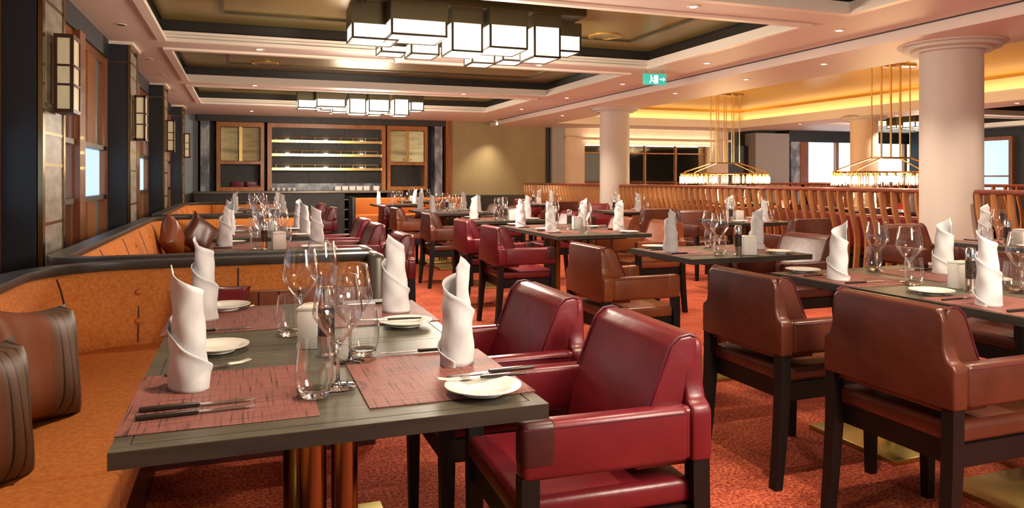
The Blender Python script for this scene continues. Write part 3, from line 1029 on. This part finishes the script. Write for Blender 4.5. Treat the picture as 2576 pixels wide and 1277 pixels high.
def booth(label, xl, xr, y0, y1, near, seams=()):
    """outer line from the near end round the window side and along the far divider; near: has a back across the near end too"""
    t = thing('banquette', label, 'bench seat', (0, (y0 + y1) / 2, 0))
    oy = (y0 + y1) / 2
    r = .46
    rn = .22
    pts = []
    if near:
        pts += [(xr, y0 - oy), (xl + rn + .3, y0 - oy)] + arc(xl + rn, y0 - oy + rn, rn, -90, -180, 6)
    else:
        pts += [(xl, y0 - oy)]
    pts += [(xl, y0 - oy + .8), (xl, (y1 - oy) - r - .3)] + arc(xl + r, y1 - oy - r, r, 180, 90, 10) + [(xl + r + .3, y1 - oy), (xr, y1 - oy)]
    path = with_normals(pts, False)
    obj('shell', MB().sweep(path, [(0, 0), (.035, 0), (.035, ZCAP - .03), (0, ZCAP - .03)]), M['navy'], t)
    obj('backrest', MB().sweep(path, [(.04, .30), (.17, .30), (.175, ZSEAT), (.15, .60), (.105, .74), (.085, .785), (.06, .803), (.04, .803)]), M['orange'], t, angle=60)
    obj('cap_rail', MB().sweep(path, [(-.02, ZCAP - .035), (.075, ZCAP - .035), (.08, ZCAP - .02), (.078, ZCAP), (-.018, ZCAP), (-.022, ZCAP - .012)]), M['cap'], t)
    # end posts where the divider meets the aisle
    ends = [y1 - oy] + ([y0 - oy] if near else [])
    for e in ends:
        a, d = (e - .19, e + .03) if e > 0 else (e - .03, e + .19)
        obj('end_post', MB().rbox(xr - .03, xr + .045, a, d, 0, ZCAP + .006, .03, 4), M['capmetal'], t)
    # seat plan: along the windows and along the dividers
    d0, dd = .10, .60
    ys, ye = y0 - oy, y1 - oy
    r2 = .36
    P = []
    if near:
        P += [(xr - .05, ys + dd - .12), (xr - .05, ys + d0), (xl + d0 + .12, ys + d0), (xl + d0, ys + d0 + .12)]
    else:
        P += [(xl + dd, ys), (xl + d0, ys)]
    mid = ys + (ye - ys) * .5 if near else 2.10 - oy
    P1 = P + [(xl + d0, mid), (xl + dd, mid)] + ([(xl + dd, ys + dd - .12)] if near else [])
    P2 = [(xl + dd, mid), (xl + d0, mid)] + arc(xl + d0 + r2, ye - d0 - r2, r2, 180, 90, 8) + [(xr - .05, ye - d0), (xr - .05, ye - dd + .15), (xl + dd, ye - dd + .15)]
    for q in (P1, P2):
        mb = MB().prism(q, .33, ZSEAT, 'z', .018, 3)
        obj('seat_cushion', mb, M['orange'], t, angle=50)

    def inset(q):
        cx_ = xl + .3
        return [(x - .05 if abs(x - (xl + dd)) < .01 else x, y) for x, y in q]
    bs = MB()
    for q in (P1, P2):
        bs.prism(inset(q), 0, .335, 'z')
    obj('plinth', bs, M['leather_d'], t)
    # buttons in pairs and stitched seams, following the backrest
    L = [0]
    for i in range(1, len(path)):
        L.append(L[-1] + (Vector(path[i][0]) - Vector(path[i - 1][0])).length)

    def along(s):
        for i in range(1, len(L)):
            if L[i] >= s:
                f = (s - L[i - 1]) / max(L[i] - L[i - 1], 1e-6)
                p = Vector(path[i - 1][0]).lerp(Vector(path[i][0]), f)
                n_ = Vector(path[i - 1][1]).lerp(Vector(path[i][1]), f).normalized()
                return p, n_
        return Vector(path[-1][0]), Vector(path[-1][1])
    k = int(L[-1] / .42)
    for i in range(k):
        p, n_ = along((i + .5) * L[-1] / k)
        if i % 2 == 0:
            for z, off in ((.70, .118), (.575, .152)):
                obj('button', MB().lathe([(0, -.016), (.012, -.011), (.017, 0), (.012, .011), (0, .016)], 12), M['orange'], t, loc=(p.x + n_.x * off, p.y + n_.y * off, z))
            obj('seam', MB().tube([(p.x + n_.x * o_, p.y + n_.y * o_, z) for o_, z in ((.136, .64), (.150, .60), (.1745, ZSEAT + .01))], .003, 6), M['leather_d'], t)
        else:
            obj('seam', MB().tube([(p.x + n_.x * o_, p.y + n_.y * o_, z) for o_, z in ((.085, .787), (.106, .74), (.150, .60), (.176, ZSEAT))], .004, 6), M['leather_d'], t)
    return t


b1_ = booth('orange curved booth bench nearest the camera with striped cushions on it', -.89, .62, .45, 3.84, False)
obj('channel_panel', MB().rbox(.0, .575, 1.505, 1.54, ZSEAT, .688, .008, 2), M['leather_o'], b1_)
for q in range(6):
    obj('channel_seam', MB().tube([(.07 + q * .09, 1.504, ZSEAT + .01), (.07 + q * .09, 1.504, .682)], .0035, 6), M['leather_d'], b1_)
booth('middle orange booth bench between the nearest booth and the last booth', -.89, .62, 4.02, 8.27, True)
booth('last orange booth bench before the back bar', -.89, .62, 8.47, 12.70, True)
# straight bench at the back right of the bar
t = thing('banquette', 'straight orange bench against the olive wall right of the back bar', 'bench seat', (3.3, 15.6, 0))
obj('backrest', MB().rbox(-1.15, 1.3, .10, .24, .42, .80, .03, 3), M['orange'], t)
obj('seat_cushion', MB().rbox(-1.15, 1.3, -.35, .12, .30, .46, .02, 3), M['orange'], t)
obj('plinth', MB().box(-1.13, 1.28, -.30, .2, 0, .30), M['leather_d'], t)
obj('end_post', MB().rbox(-1.21, -1.14, -.35, .27, 0, .83, .015, 2), M['charcoal'], t)


def pillow_mesh(s=.42, th=.085):
    n = 14
    vs, fs = [], []
    for side in (1, -1):
        for i in range(n + 1):
            for j in range(n + 1):
                u, v = -1 + 2 * i / n, -1 + 2 * j / n
                e = max(0, (1 - u ** 4) * (1 - v ** 4)) ** .5
                ku = 1.04 - .17 * (1 - v * v) * u * u
                kv = 1.04 - .17 * (1 - u * u) * v * v
                vs.append((u * s / 2 * ku, side * th * e * (1 + .05 * math.sin(7 * u + 2 * v)), v * s / 2 * kv))
    m_ = (n + 1) ** 2
    for q in range(2):
        for i in range(n):
            for j in range(n):
                a = q * m_ + i * (n + 1) + j
                f = (a, a + 1, a + n + 2, a + n + 1)
                fs.append(f if q == 0 else f[::-1])
    mb = MB()
    mb.add(vs, fs, True)
    return mb


def weld(me):
    bm = bmesh.new()
    bm.from_mesh(me)
    bmesh.ops.remove_doubles(bm, verts=bm.verts, dist=1e-5)
    bmesh.ops.recalc_face_normals(bm, faces=bm.faces[:])
    bm.to_mesh(me)
    bm.free()
    return me


PM = weld(pillow_mesh(.38, .10).mesh('cushion', M['cushion'], 80))
PR = weld(pillow_mesh(.27, .07).mesh('cushion', M['leather_r'], 80))
PL = weld(pillow_mesh(.36, .08).mesh('cushion', M['leather_o'], 80))
PD = weld(pillow_mesh(.36, .08).mesh('cushion', M['leather_b'], 80))


def cushion(me, label, loc, rot):
    o = obj('cushion', me, None)
    o.location = loc
    o.rotation_euler = rot
    tag(o, label, 'cushion', 'cushions on the booths')
    return o


cushion(PM, 'brown leather and pleated taupe cushion leaning in the nearest booth, farther of the two', (-.625, 2.60, ZSEAT + .170), (R(-14), R(10), R(60)))
cushion(PM, 'pleated taupe cushion at the frame edge of the nearest booth, closer of the two', (-.635, 2.10, ZSEAT + .155), (R(-12), R(8), R(64)))
cushion(PR, 'glossy red cushion on the nearest booth behind the place settings', (-.10, 3.52, ZSEAT + .145), (R(-38), R(5), R(8)))
cushion(PL, 'tan leather cushion in the corner of the middle booth', (-.62, 7.62, ZSEAT + .165), (R(-12), R(40), R(70)))
cushion(PD, 'dark brown leather cushion in the corner of the middle booth', (-.40, 7.98, ZSEAT + .165), (R(-16), R(38), R(18)))

# ------------------------------------------------------------------ armchairs
def armchair(lm, nm):
    t = thing('armchair', nm, 'armchair')
    # backrest: leaning wedge on a low band as wide as the arms
    b_ = MB()
    b_.prism([(-.240, .50), (-.245, .80), (-.240, .815), (-.225, .822), (-.195, .818), (-.168, .795), (-.125, .69), (-.085, .585), (-.070, .50)], -.224, .224, 'y', .026, 4)
    b_.rbox(-.245, -.135, -.255, .255, .522, .653, .014, 3)
    hw = [(.264, .520), (.264, .640), (.256, .656), (.236, .668), (.226, .70), (.222, .780), (.216, .803), (.200, .819)]
    b_.prism(hw + [(-y, z) for y, z in hw[::-1]], -.262, -.205, 'x', .010, 3)
    bk_ = obj('backrest', b_, lm, t, angle=50)
    for sy in (-1, 1):
        pp = MB()
        y = sy * .2205
        pp.tube([(-.243, y, .816), (-.222, y, .8235), (-.193, y, .819), (-.166, y, .796), (-.123, y, .692), (-.100, y, .64)], .0035, 6)
        obj('piping', pp, M['piping'], bk_)
    for sy in (-1, 1):
        a_ = MB()
        y0, y1 = (.208, .264) if sy > 0 else (-.264, -.208)
        a_.rbox(-.20, .235, y0, y1, .520, .655, .018, 4)
        ar = obj('armrest', a_, lm, t, angle=50)
        ya, yb = y0 - .0015, y1 + .0015
        obj('leather_patch', MB().rbox(.145, .2365, ya, yb, .545, .6565, .018, 4), M['leather_d'] if lm is M['leather_r'] else lm, ar, angle=50)
        obj('stitch_seam', MB().tube([(-.19, sy * .2635, .641), (.23, sy * .2635, .641)], .002, 5), M['piping'], ar)
    obj('seat', MB().rbox(-.225, .235, -.236, .236, .405, .470, .020, 4), lm, t, angle=50)
    ap = MB()
    ap.box(-.215, .222, -.238, .238, .338, .407)
    obj('seat_frame', ap, M['legwood'], t)
    for sy in (-1, 1):
        y = sy * .236
        f = MB()
        vs = []
        for z, hx, hy in ((0, .016, .016), (.34, .022, .022), (.53, .022, .022)):
            for a, c in ((-1, -1), (1, -1), (1, 1), (-1, 1)):
                vs.append((.212 + a * hx, y + c * hy, z))
        fs = [(3, 2, 1, 0), (8, 9, 10, 11)]
        for q in range(2):
            for a in range(4):
                c = (a + 1) % 4
                fs.append((4 * q + a, 4 * q + c, 4 * q + 4 + c, 4 * q + 4 + a))
        f.add(vs, fs)
        obj('leg', f, M['legwood'], t)
        f = MB()
        vs = []
        for z, xx, hx in ((0, -.268, .016), (.18, -.250, .020), (.34, -.238, .023), (.53, -.235, .023)):
            for a, c in ((-1, -1), (1, -1), (1, 1), (-1, 1)):
                vs.append((xx + a * hx, y + c * .021, z))
        fs = [(3, 2, 1, 0), (12, 13, 14, 15)]
        for q in range(3):
            for a in range(4):
                c = (a + 1) % 4
                fs.append((4 * q + a, 4 * q + c, 4 * q + 4 + c, 4 * q + 4 + a))
        f.add(vs, fs)
        obj('leg', f, M['legwood'], t)
    return proto(t)


CH = {'r': armchair(M['leather_r'], ''), 'b': armchair(M['leather_b'], ''), 'o': armchair(M['leather_o'], '')}
CNAME = {'r': 'crimson', 'b': 'russet brown', 'o': 'orange tan'}


def chair(k, x, y, face, where, group):
    """face: direction the sitter looks: +x 0, +y 90, -x 180, -y 270"""
    place(CH[k], '%s leather armchair %s' % (CNAME[k], where), (x, y, 0), R(face), group)


B1, B2_, B3 = 'nearest booth', 'middle booth', 'last booth'
GA, GM, GR = 'armchairs on the booth side', 'armchairs at the middle row', 'armchairs along the slatted balustrade'
chair('r', .838, 1.82, 178, 'at the front table of the nearest booth', GA)
chair('r', .800, 2.44, 180, 'at the second table of the nearest booth', GA)
chair('r', .86, 5.28, 180, 'at the first table of the middle booth', GA)
chair('r', .88, 6.50, 180, 'at the second table of the middle booth', GA)
chair('r', .90, 7.32, 180, 'at the third table of the middle booth', GA)
chair('r', .93, 10.35, 180, 'at the first table of the last booth', GA)
chair('r', .95, 12.0, 180, 'at the second table of the last booth', GA)
for k, x, y, nm in (('b', 2.245, 1.875, 'first'), ('b', 2.225, 2.60, 'second'), ('o', 2.16, 3.97, 'third'), ('r', 2.16, 5.79, 'fourth'), ('r', 2.20, 6.78, 'fifth'), ('b', 2.20, 8.20, 'sixth'), ('o', 2.15, 9.85, 'seventh'), ('r', 2.15, 10.75, 'eighth')):
    chair(k, x, y, 0, 'on the aisle side of the middle row, %s from the camera' % nm, GM)
for k, x, y, nm in (('b', 3.62, 1.92, 'first'), ('b', 3.62, 2.66, 'second'), ('b', 3.57, 4.22, 'third'), ('o', 3.50, 6.0, 'fourth'), ('o', 3.48, 6.76, 'fifth'), ('r', 3.45, 8.0, 'sixth'), ('r', 3.45, 9.9, 'seventh'), ('b', 3.42, 10.7, 'eighth'), ('b', 3.3, 13.25, 'ninth')):
    chair(k, x, y, 180, 'on the balustrade side of the middle row, %s from the camera' % nm, GM)
for k, x, y, fc, nm in (('b', 5.33, 4.62, 270, 'beyond the first table by the balustrade'), ('b', 5.22, 6.02, 90, 'before the second table by the balustrade'), ('b', 5.28, 7.68, 270, 'beyond the second table by the balustrade'),
                        ('b', 5.05, 8.58, 90, 'before the third table by the balustrade'), ('r', 5.15, 10.15, 270, 'beyond the third table by the balustrade'), ('b', 5.12, 11.65, 90, 'before the fourth table by the balustrade'),
                        ('r', 5.15, 13.2, 270, 'beyond the fourth table by the balustrade')):
    chair(k, x, y, fc, nm, GR)

# ------------------------------------------------------------------ tables
def table(nm, wx, wy):
    t = thing('dining_table', nm, 'table')
    hx, hy = wx / 2, wy / 2
    tp = MB()
    tp.box(-hx, hx, -hy, hy, .719, .7485)
    obj('tabletop', tp, M['tableedge'], t)
    fr = MB()
    g = .030
    fr.box(-hx, hx, -hy, -hy + g, .7485, .750)
    fr.box(-hx, hx, hy - g, hy, .7485, .750)
    fr.box(-hx, -hx + g, -hy + g, hy - g, .7485, .750)
    fr.box(hx - g, hx, -hy + g, hy - g, .7485, .750)
    fr.box(-hx + g + .003, hx - g - .003, -hy + g + .003, hy - g - .003, .7485, .750)
    obj('top_veneer', fr, M['tablewood'], t)
    for x in (-.036, .036):
        obj('column', MB().cyl(x, 0, .022, .70, .031, 24), M['bronze'], t)
    obj('under_plate', MB().box(-.28, .28, -.2, .2, .698, .719), M['legwood'], t)
    obj('base_plate', MB().rbox(-.29, .29, -.25, .25, .0, .022, .004, 2), M['brassplate'], t)
    return proto(t)


TA, TB, TC = table('', .81, .72), table('', .86, .725), table('', .72, .80)

# ------------------------------------------------------------------ tableware prototypes
def napkin(seed):
    t = bpy.data.objects.new('napkin', None)
    rnd = random.Random(seed)
    n, kz = 96, 16
    turns = (1.75, 2.0, 2.35)[seed % 3]
    Ht = .262
    vs, fs = [], []
    rows = []
    for i in range(n + 1):
        s = i / n
        th = s * turns * 2 * PI
        base = .035 + .0050 * (s * turns)
        top = Ht * (1 - s ** 1.25) * (1 - .04 * math.sin(9 * s)) + .016
        if s < .03:
            top = Ht * (.93 + .07 * s / .03)
        row = []
        for j in range(kz + 1):
            v = j / kz
            z = top * v
            taper = 1 - .30 * (z / Ht) ** 1.7
            lip = .0042 * math.exp(-((1 - v) * top / .010) ** 2)
            wr = .0012 * math.sin(th * 3 + z * 60 + seed) + .0016 * math.sin(z * 70 - th * 2 + 2 * seed)
            ell = 1 + .10 * math.cos(2 * (th + .4))
            r_ = base * taper * ell + lip + wr
            ox = .010 * (z / Ht) ** 2
            row.append((r_ * math.cos(th) + ox, r_ * math.sin(th), z))
        rows.append(row)
    for row in rows:
        vs += row
    for i in range(n):
        for j in range(kz):
            a = i * (kz + 1) + j
            fs.append((a, a + kz + 1, a + kz + 2, a + 1))
    mb = MB()
    mb.add(vs, fs, True)
    me = bpy.data.meshes.new('napkin')
    me.from_pydata(mb.v, [], mb.f)
    # give the cloth thickness
    bm = bmesh.new()
    bm.from_mesh(me)
    bmesh.ops.recalc_face_normals(bm, faces=bm.faces[:])
    bmesh.ops.solidify(bm, geom=bm.faces[:], thickness=.0022)
    for f in bm.faces:
        f.smooth = True
    bm.to_mesh(me)
    bm.free()
    me.materials.append(M['linen'])
    bpy.data.objects.remove(t)
    return me


NAP = [napkin(i) for i in range(3)]
PLATE = MB().lathe([(0, .004), (.045, .004), (.052, .008), (.079, .016), (.083, .0165), (.083, .0185), (.078, .0185), (.052, .0115), (.046, .0075), (0, .0075)], 48).add([], [])
PLATE = PLATE.lathe([(.040, .0), (.046, .0), (.046, .006), (.040, .006)], 40).mesh('plate', M['china'], 60)
MATM = MB().rbox(-.18, .18, -.212, .212, 0, .0026, .001, 1).mesh('place_mat', M['mat'])
wine0 = thing('wine_glass', '', 'wine glass')
obj('bowl', MB().lathe([(.0, .092), (.010, .096), (.034, .126), (.0545, .158), (.0555, .168), (.051, .20), (.0425, .247), (.0415, .247), (.050, .20), (.0545, .168), (.0535, .159), (.033, .128), (.009, .0985), (0, .097)], 32), M['glass'], wine0, angle=80)
obj('stem', MB().lathe([(0, .0045), (.010, .005), (.0042, .016), (.0036, .05), (.0042, .082), (.010, .0955), (0, .0965)], 16), M['glassbase'], wine0, angle=80)
obj('foot', MB().lathe([(0, .0), (.040, 0), (.0405, .0015), (.030, .003), (.010, .006), (0, .006)], 32), M['glassbase'], wine0, angle=80)
proto(wine0)
tum0 = thing('water_tumbler', '', 'tumbler')
obj('wall', MB().lathe([(.030, .010), (.037, .024), (.0405, .045), (.0395, .075), (.0345, .118), (.0335, .118), (.0385, .075), (.0395, .045), (.036, .0255), (.029, .0115)], 32), M['glass'], tum0, angle=80)
obj('heavy_base', MB().lathe([(0, 0), (.026, 0), (.032, .007), (.0345, .016), (.027, .014), (.012, .012), (0, .0115)], 32), M['glassbase'], tum0, angle=80)
proto(tum0)


def knife_mesh():
    t = thing('knife', '', 'knife')
    obj('blade', MB().prism([(.0, -.004), (.0, .006), (.07, .0085), (.095, .006), (.108, .001), (.09, -.005), (.02, -.006)], .0, .0016, 'z'), M['steel'], t)
    obj('handle', MB().rbox(-.108, .004, -.0062, .0062, -.0028, .0058, .0028, 3), M['handle'], t)
    return proto(t)


kn0 = knife_mesh()
fk0 = thing('fork', '', 'fork')
ln = MB()
for y in (-.009, -.003, .003, .009):
    ln.tube([(.045, y, .004), (.075, y, .0035), (.10, y * .95, .008)], .0013, 6)
ln.prism([(.0, -.003), (.012, -.004), (.026, -.010), (.047, -.0105), (.047, .0105), (.026, .010), (.012, .004), (0, .003)], .0028, .0046, 'z')
obj('tines', ln, M['steel'], fk0)
obj('handle', MB().rbox(-.104, .004, -.0052, .0052, 0, .0062, .0025, 3), M['handle'], fk0)
proto(fk0)
pm0 = thing('pepper_mill', '', 'pepper mill')
obj('cap', MB().lathe([(0, .182), (.016, .180), (.021, .170), (.021, .135), (.023, .133), (.023, .128), (0, .128)], 24), M['chrome'], pm0)
obj('pepper_tube', MB().cyl(0, 0, .055, .130, .022, 24), M['pepper'], pm0)
obj('base', MB().lathe([(0, 0), (.027, 0), (.028, .006), (.023, .012), (.023, .055), (0, .055)], 24), M['steel'], pm0)
proto(pm0)
bx0 = thing('condiment_box', '', 'box')
bb = MB()
bb.rbox(-.042, .042, -.028, .028, 0, .110, .004, 2)
obj('body', bb, M['boxwhite'], bx0)
obj('rim', MB().box(-.043, .043, -.029, -.026, .107, .112).box(-.043, .043, .026, .029, .107, .112).box(-.043, -.040, -.026, .026, .107, .112).box(.040, .043, -.026, .026, .107, .112), M['china'], bx0)
obj('sachet', MB().rbox(-.036, .036, -.020, .020, .108, .116, .003, 2), M['china'], bx0)
proto(bx0)
ZT = .750
rnd = random.Random(3)


def one(me, name, label, cat, loc, rz, group):
    o = obj(name, me, None)
    o.location = loc
    o.rotation_euler = (0, 0, rz)
    return tag(o, label, cat, group)


def setting(cx, cy, face, where, mat_off=(0, 0), nap=(0, 0), plate=None, cut=True, wine=True, nrot=None, pl_on=False, ward=''):
    """one diner's place. cx, cy: middle of the table edge; face: where the diner looks; local x runs from the edge inwards, y to the diner's left"""
    f = R(face)
    c, s = math.cos(f), math.sin(f)

    def P(x, y, z=ZT):
        return (cx + x * c - y * s, cy + x * s + y * c, z)
    on = 'on the %s' % where
    one(MATM, 'place_mat', 'brick red woven place mat %s' % on, 'place mat', P(.19 + mat_off[0], mat_off[1]), f, 'place mats')
    zm = ZT + .0028
    nr = rnd.uniform(0, 6.28) if nrot is None else nrot
    one(NAP[rnd.randrange(3)], 'napkin', 'white rolled pointed napkin standing %s' % on, 'napkin', P(.105 + nap[0], .0 + nap[1], zm), nr, 'standing napkins')
    px, py = plate if plate else (.155, .28)
    one(PLATE, 'side_plate', 'small white side plate %s' % on, 'plate', P(px, py, zm if pl_on else ZT + .0005), 0, 'side plates')
    wx, wy = .30 + rnd.uniform(-.01, .01), -.17 + rnd.uniform(-.01, .01)
    if wine:
        place(tum0, 'clear stemless water glass %s' % on, P(.30, -.235, ZT + .0005), 0, 'water glasses')
        place(wine0, 'large clear wine glass %s' % on, P(.34, -.175, ZT + .0005), 0, 'wine glasses')
    if cut:
        z = zm + .0035
        place(kn0, 'dark handled knife %s' % on, P(.14, -.125, z), f + R(rnd.uniform(-3, 3)), 'knives')
        place(fk0, 'dark handled fork %s' % on, P(.14, .135, z - .003), f + R(rnd.uniform(-4, 4)), 'forks')


def pair(pt, tx, ty, wx, wy, name, tlabel, axis='x', cut=True, off=(0., 0.), shift=0.):
    """a two-seat table with both places laid"""
    place(pt, tlabel, (tx, ty, 0), 0, 'dark wood dining tables')
    hx, hy = wx / 2, wy / 2
    if axis == 'x':
        sides = (('bench side' if 'booth' in name else 'aisle side'), ('chair side' if 'booth' in name else 'balustrade side'))
        setting(tx - hx, ty + shift, 0, '%s of the %s' % (sides[0], name), cut=cut)
        setting(tx + hx, ty + shift, 180, '%s of the %s' % (sides[1], name), cut=cut)
    else:
        setting(tx, ty - hy, 90, 'near side of the %s' % name, cut=cut)
        setting(tx, ty + hy, 270, 'far side of the %s' % name, cut=cut)


# nearest booth, laid as in the photo
place(TA, 'dark grey oak table closest to the camera, beside the nearest booth', (.189, 1.770, 0), 0, 'dark wood dining tables')
place(TA, 'dark grey oak table joined behind the table closest to the camera', (.189, 2.492, 0), 0, 'dark wood dining tables')
n1, n2_ = 'nearest booth\'s front table', 'nearest booth\'s second table'


def lay(kind, label, x, y, rz=0., z=ZT + .0028, group=None, cat=None, me=None):
    if me is not None:
        return one(me, kind, label, cat, (x, y, z), R(rz), group)
    p = {'wine_glass': wine0, 'water_tumbler': tum0, 'knife': kn0, 'fork': fk0, 'pepper_mill': pm0, 'condiment_box': bx0}[kind]
    return place(p, label, (x, y, z), R(rz), group)


G_ = {'m': 'place mats', 'n': 'standing napkins', 'p': 'side plates', 't': 'water glasses', 'w': 'wine glasses', 'k': 'knives', 'f': 'forks'}
for nm, y0, sets in ((n1, 1.70, ((-.038, 1.700, -.112, 1.777, -.066, 2.130, .142, 1.616, .198, 1.674), (.420, 1.708, .504, 1.787, .487, 1.521, .297, 1.951, .255, 1.897))),
                     (n2_, 2.58, ((-.050, 2.602, -.118, 2.621, -.057, 2.80, .131, 2.271, .165, 2.335), (.425, 2.560, .498, 2.550, .480, 2.299, .302, 2.700, .255, 2.630)))):
    for sd, (mx_, my, nx, ny, px, py, tx, ty, wx, wy) in zip(('bench side', 'chair side'), sets):
        on = 'on the %s of the %s' % (sd, nm)
        lay('place_mat', 'brick red woven place mat %s' % on, mx_, my, 0 if sd[0] == 'b' else 180, ZT, G_['m'], 'place mat', MATM)
        lay('side_plate', 'small white side plate %s' % on, px, py, 0, ZT + .003, G_['p'], 'plate', PLATE)
        lay('water_tumbler', 'clear stemless water glass %s' % on, tx, ty, 0, ZT + .003, G_['t'])
        lay('wine_glass', 'large clear wine glass %s' % on, wx, wy, 0, ZT + (.003 if sd[0] == 'b' else .0005), G_['w'])
lay('napkin', 'large white rolled napkin standing closest to the camera beside the orange bench', -.112, 1.777, 150, group=G_['n'], cat='napkin', me=NAP[0])
lay('napkin', 'white rolled napkin standing on the chair side of the front table', .504, 1.787, 250, group=G_['n'], cat='napkin', me=NAP[1])
lay('napkin', 'white rolled napkin standing just behind the one closest to the camera', -.118, 2.621, 120, group=G_['n'], cat='napkin', me=NAP[2])
lay('napkin', 'white rolled napkin on the chair side of the nearest booth\'s second table', .498, 2.550, 200, group=G_['n'], cat='napkin', me=NAP[0])
zk = ZT + .0065
lay('knife', 'dark handled knife nearest the table corner, lower of two side by side', -.085, 1.575, 3, zk, G_['k'])
lay('knife', 'dark handled knife just behind the one nearest the table corner', -.085, 1.625, 1, zk, G_['k'])
lay('fork', 'dark handled fork beside the napkin closest to the camera', -.075, 1.935, 22, zk - .003, G_['f'])
lay('knife', 'knife lying across the rim of the side plate by the crimson chair', .53, 1.600, 183, ZT + .0235, G_['k'])
lay('fork', 'fork resting across the side plate by the crimson chair', .50, 1.572, 178, ZT + .0195, G_['f'])
lay('knife', 'bright knife behind the napkin on the chair side of the front table', .44, 1.93, 178, zk, G_['k'])
lay('knife', 'knife on the bench side of the second table', -.08, 2.41, 2, zk, G_['k'])
lay('fork', 'fork on the bench side of the second table', -.06, 2.78, 12, zk - .003, G_['f'])
lay('fork', 'fork leaning on the side plate of the second table', .43, 2.315, 176, ZT + .0195, G_['f'])
lay('knife', 'knife on the chair side of the second table', .46, 2.72, 180, zk, G_['k'])
lay('pepper_mill', 'pepper mill with dark glass tube among the wine glasses of the nearest booth', .205, 1.985, 0, ZT + .0005, 'pepper mills')
lay('condiment_box', 'white condiment box beside the pepper mill of the nearest booth', .178, 2.115, 70, ZT + .0005, 'white condiment boxes')

MID = [('first middle row table', 2.875, 1.905, TB, .86, .725), ('second middle row table', 2.875, 2.632, TB, .86, .725), ('third middle row table', 2.845, 3.985, TB, .86, .725),
       ('fourth middle row table', 2.80, 5.80, TB, .86, .725), ('fifth middle row table', 2.80, 6.527, TB, .86, .725), ('sixth middle row table', 2.77, 7.95, TB, .86, .725),
       ('seventh middle row table', 2.74, 9.75, TB, .86, .725), ('eighth middle row table', 2.74, 10.477, TB, .86, .725), ('ninth middle row table', 2.60, 13.15, TB, .86, .725)]
for i, (nm, x, y, pt, wx, wy) in enumerate(MID):
    pair(pt, x, y, wx, wy, nm, 'dark wood table, %s in the middle row between booths and balustrade' % NTH[i], 'x', cut=(y < 8.5), shift=.03)
for i, (nm, y) in enumerate((('middle booth\'s first table', 5.35), ('middle booth\'s second table', 6.45), ('middle booth\'s third table', 7.17))):
    pair(TA, .19, y, .81, .72, nm, 'dark wood table standing %s in the middle booth' % NTH[i], 'x', cut=(y < 7))
for i, (nm, y) in enumerate((('last booth\'s first table', 10.2), ('last booth\'s second table', 11.7))):
    pair(TA, .19, y, .81, .72, nm, 'dark wood table standing %s in the last booth' % NTH[i], 'x', cut=False)
for i, (nm, x, y) in enumerate((('first table by the balustrade', 5.20, 3.68), ('second table by the balustrade', 5.20, 6.75), ('third table by the balustrade', 5.15, 9.33), ('fourth table by the balustrade', 5.15, 12.4))):
    pair(TC, x, y, .72, .80, nm, 'dark wood table, %s in the row along the slatted balustrade' % NTH[i], 'y', cut=(y < 7))
pair(TC, 3.35, 14.75, .72, .80, 'orange wall bench\'s table', 'dark wood table before the straight orange bench', 'y', cut=False)
for x, y, wh in ((2.80, 2.20, 'between the first two middle row tables'), (2.80, 3.715, 'on the third middle row table'), (2.78, 6.12, 'between the fourth and fifth middle row tables'),
                 (2.72, 7.68, 'on the sixth middle row table'), (2.70, 10.1, 'on the seventh middle row table'), (.13, 5.04, 'on the first table of the middle booth'), (.15, 6.79, 'on the second table of the middle booth'),
                 (4.95, 6.69, 'on the second table by the balustrade'), (4.90, 9.27, 'on the third table by the balustrade'), (4.95, 3.62, 'on the first table by the balustrade'), (4.90, 12.34, 'on the fourth table by the balustrade'), (3.10, 14.69, 'on the table before the orange wall bench')):
    rail = x > 3 and y > 3
    lay('pepper_mill', 'pepper mill %s' % wh, x, y, 0, ZT + .0005, 'pepper mills')
    lay('condiment_box', 'white condiment box %s' % wh, x + (.09 if y != 2.20 else .05), y + (-.02 if rail else .02 if y != 2.20 else .09), rnd.uniform(-12, 12), ZT + .0005, 'white condiment boxes')

# seating between the chandeliers beyond the balustrade
for i, y in enumerate((7.6, 8.9, 11.6, 12.9)):
    pair(TB, 8.9, y, .86, .725, '%s table under the chandeliers' % NTH[i], 'dark wood table, %s in the row under the chandeliers' % NTH[i], 'x', cut=False)
    chair('r', 8.15, y, 0, 'under the chandeliers, %s on the near side' % NTH[i], 'armchairs under the chandeliers')
    chair('r', 9.62, y, 180, 'under the chandeliers, %s on the far side' % NTH[i], 'armchairs under the chandeliers')
for i, (y, l_) in enumerate(((8.2, 'from the big pillar towards the farther one'), (13.6, 'beyond the farther pillar'))):
    t = thing('bench', 'red upholstered bench behind the balustrade, %s' % l_, 'bench seat', (6.95, y, 0))
    h = 2.6 if i == 0 else 1.7
    obj('backrest', MB().rbox(-.30, -.14, -h, h, .40, .80, .04, 3), M['leather_r'], t)
    obj('seat', MB().rbox(-.16, .28, -h, h, .30, .46, .03, 3), M['leather_o'], t)
    obj('plinth', MB().box(-.28, .24, -h, h, 0, .30), M['legwood'], t)
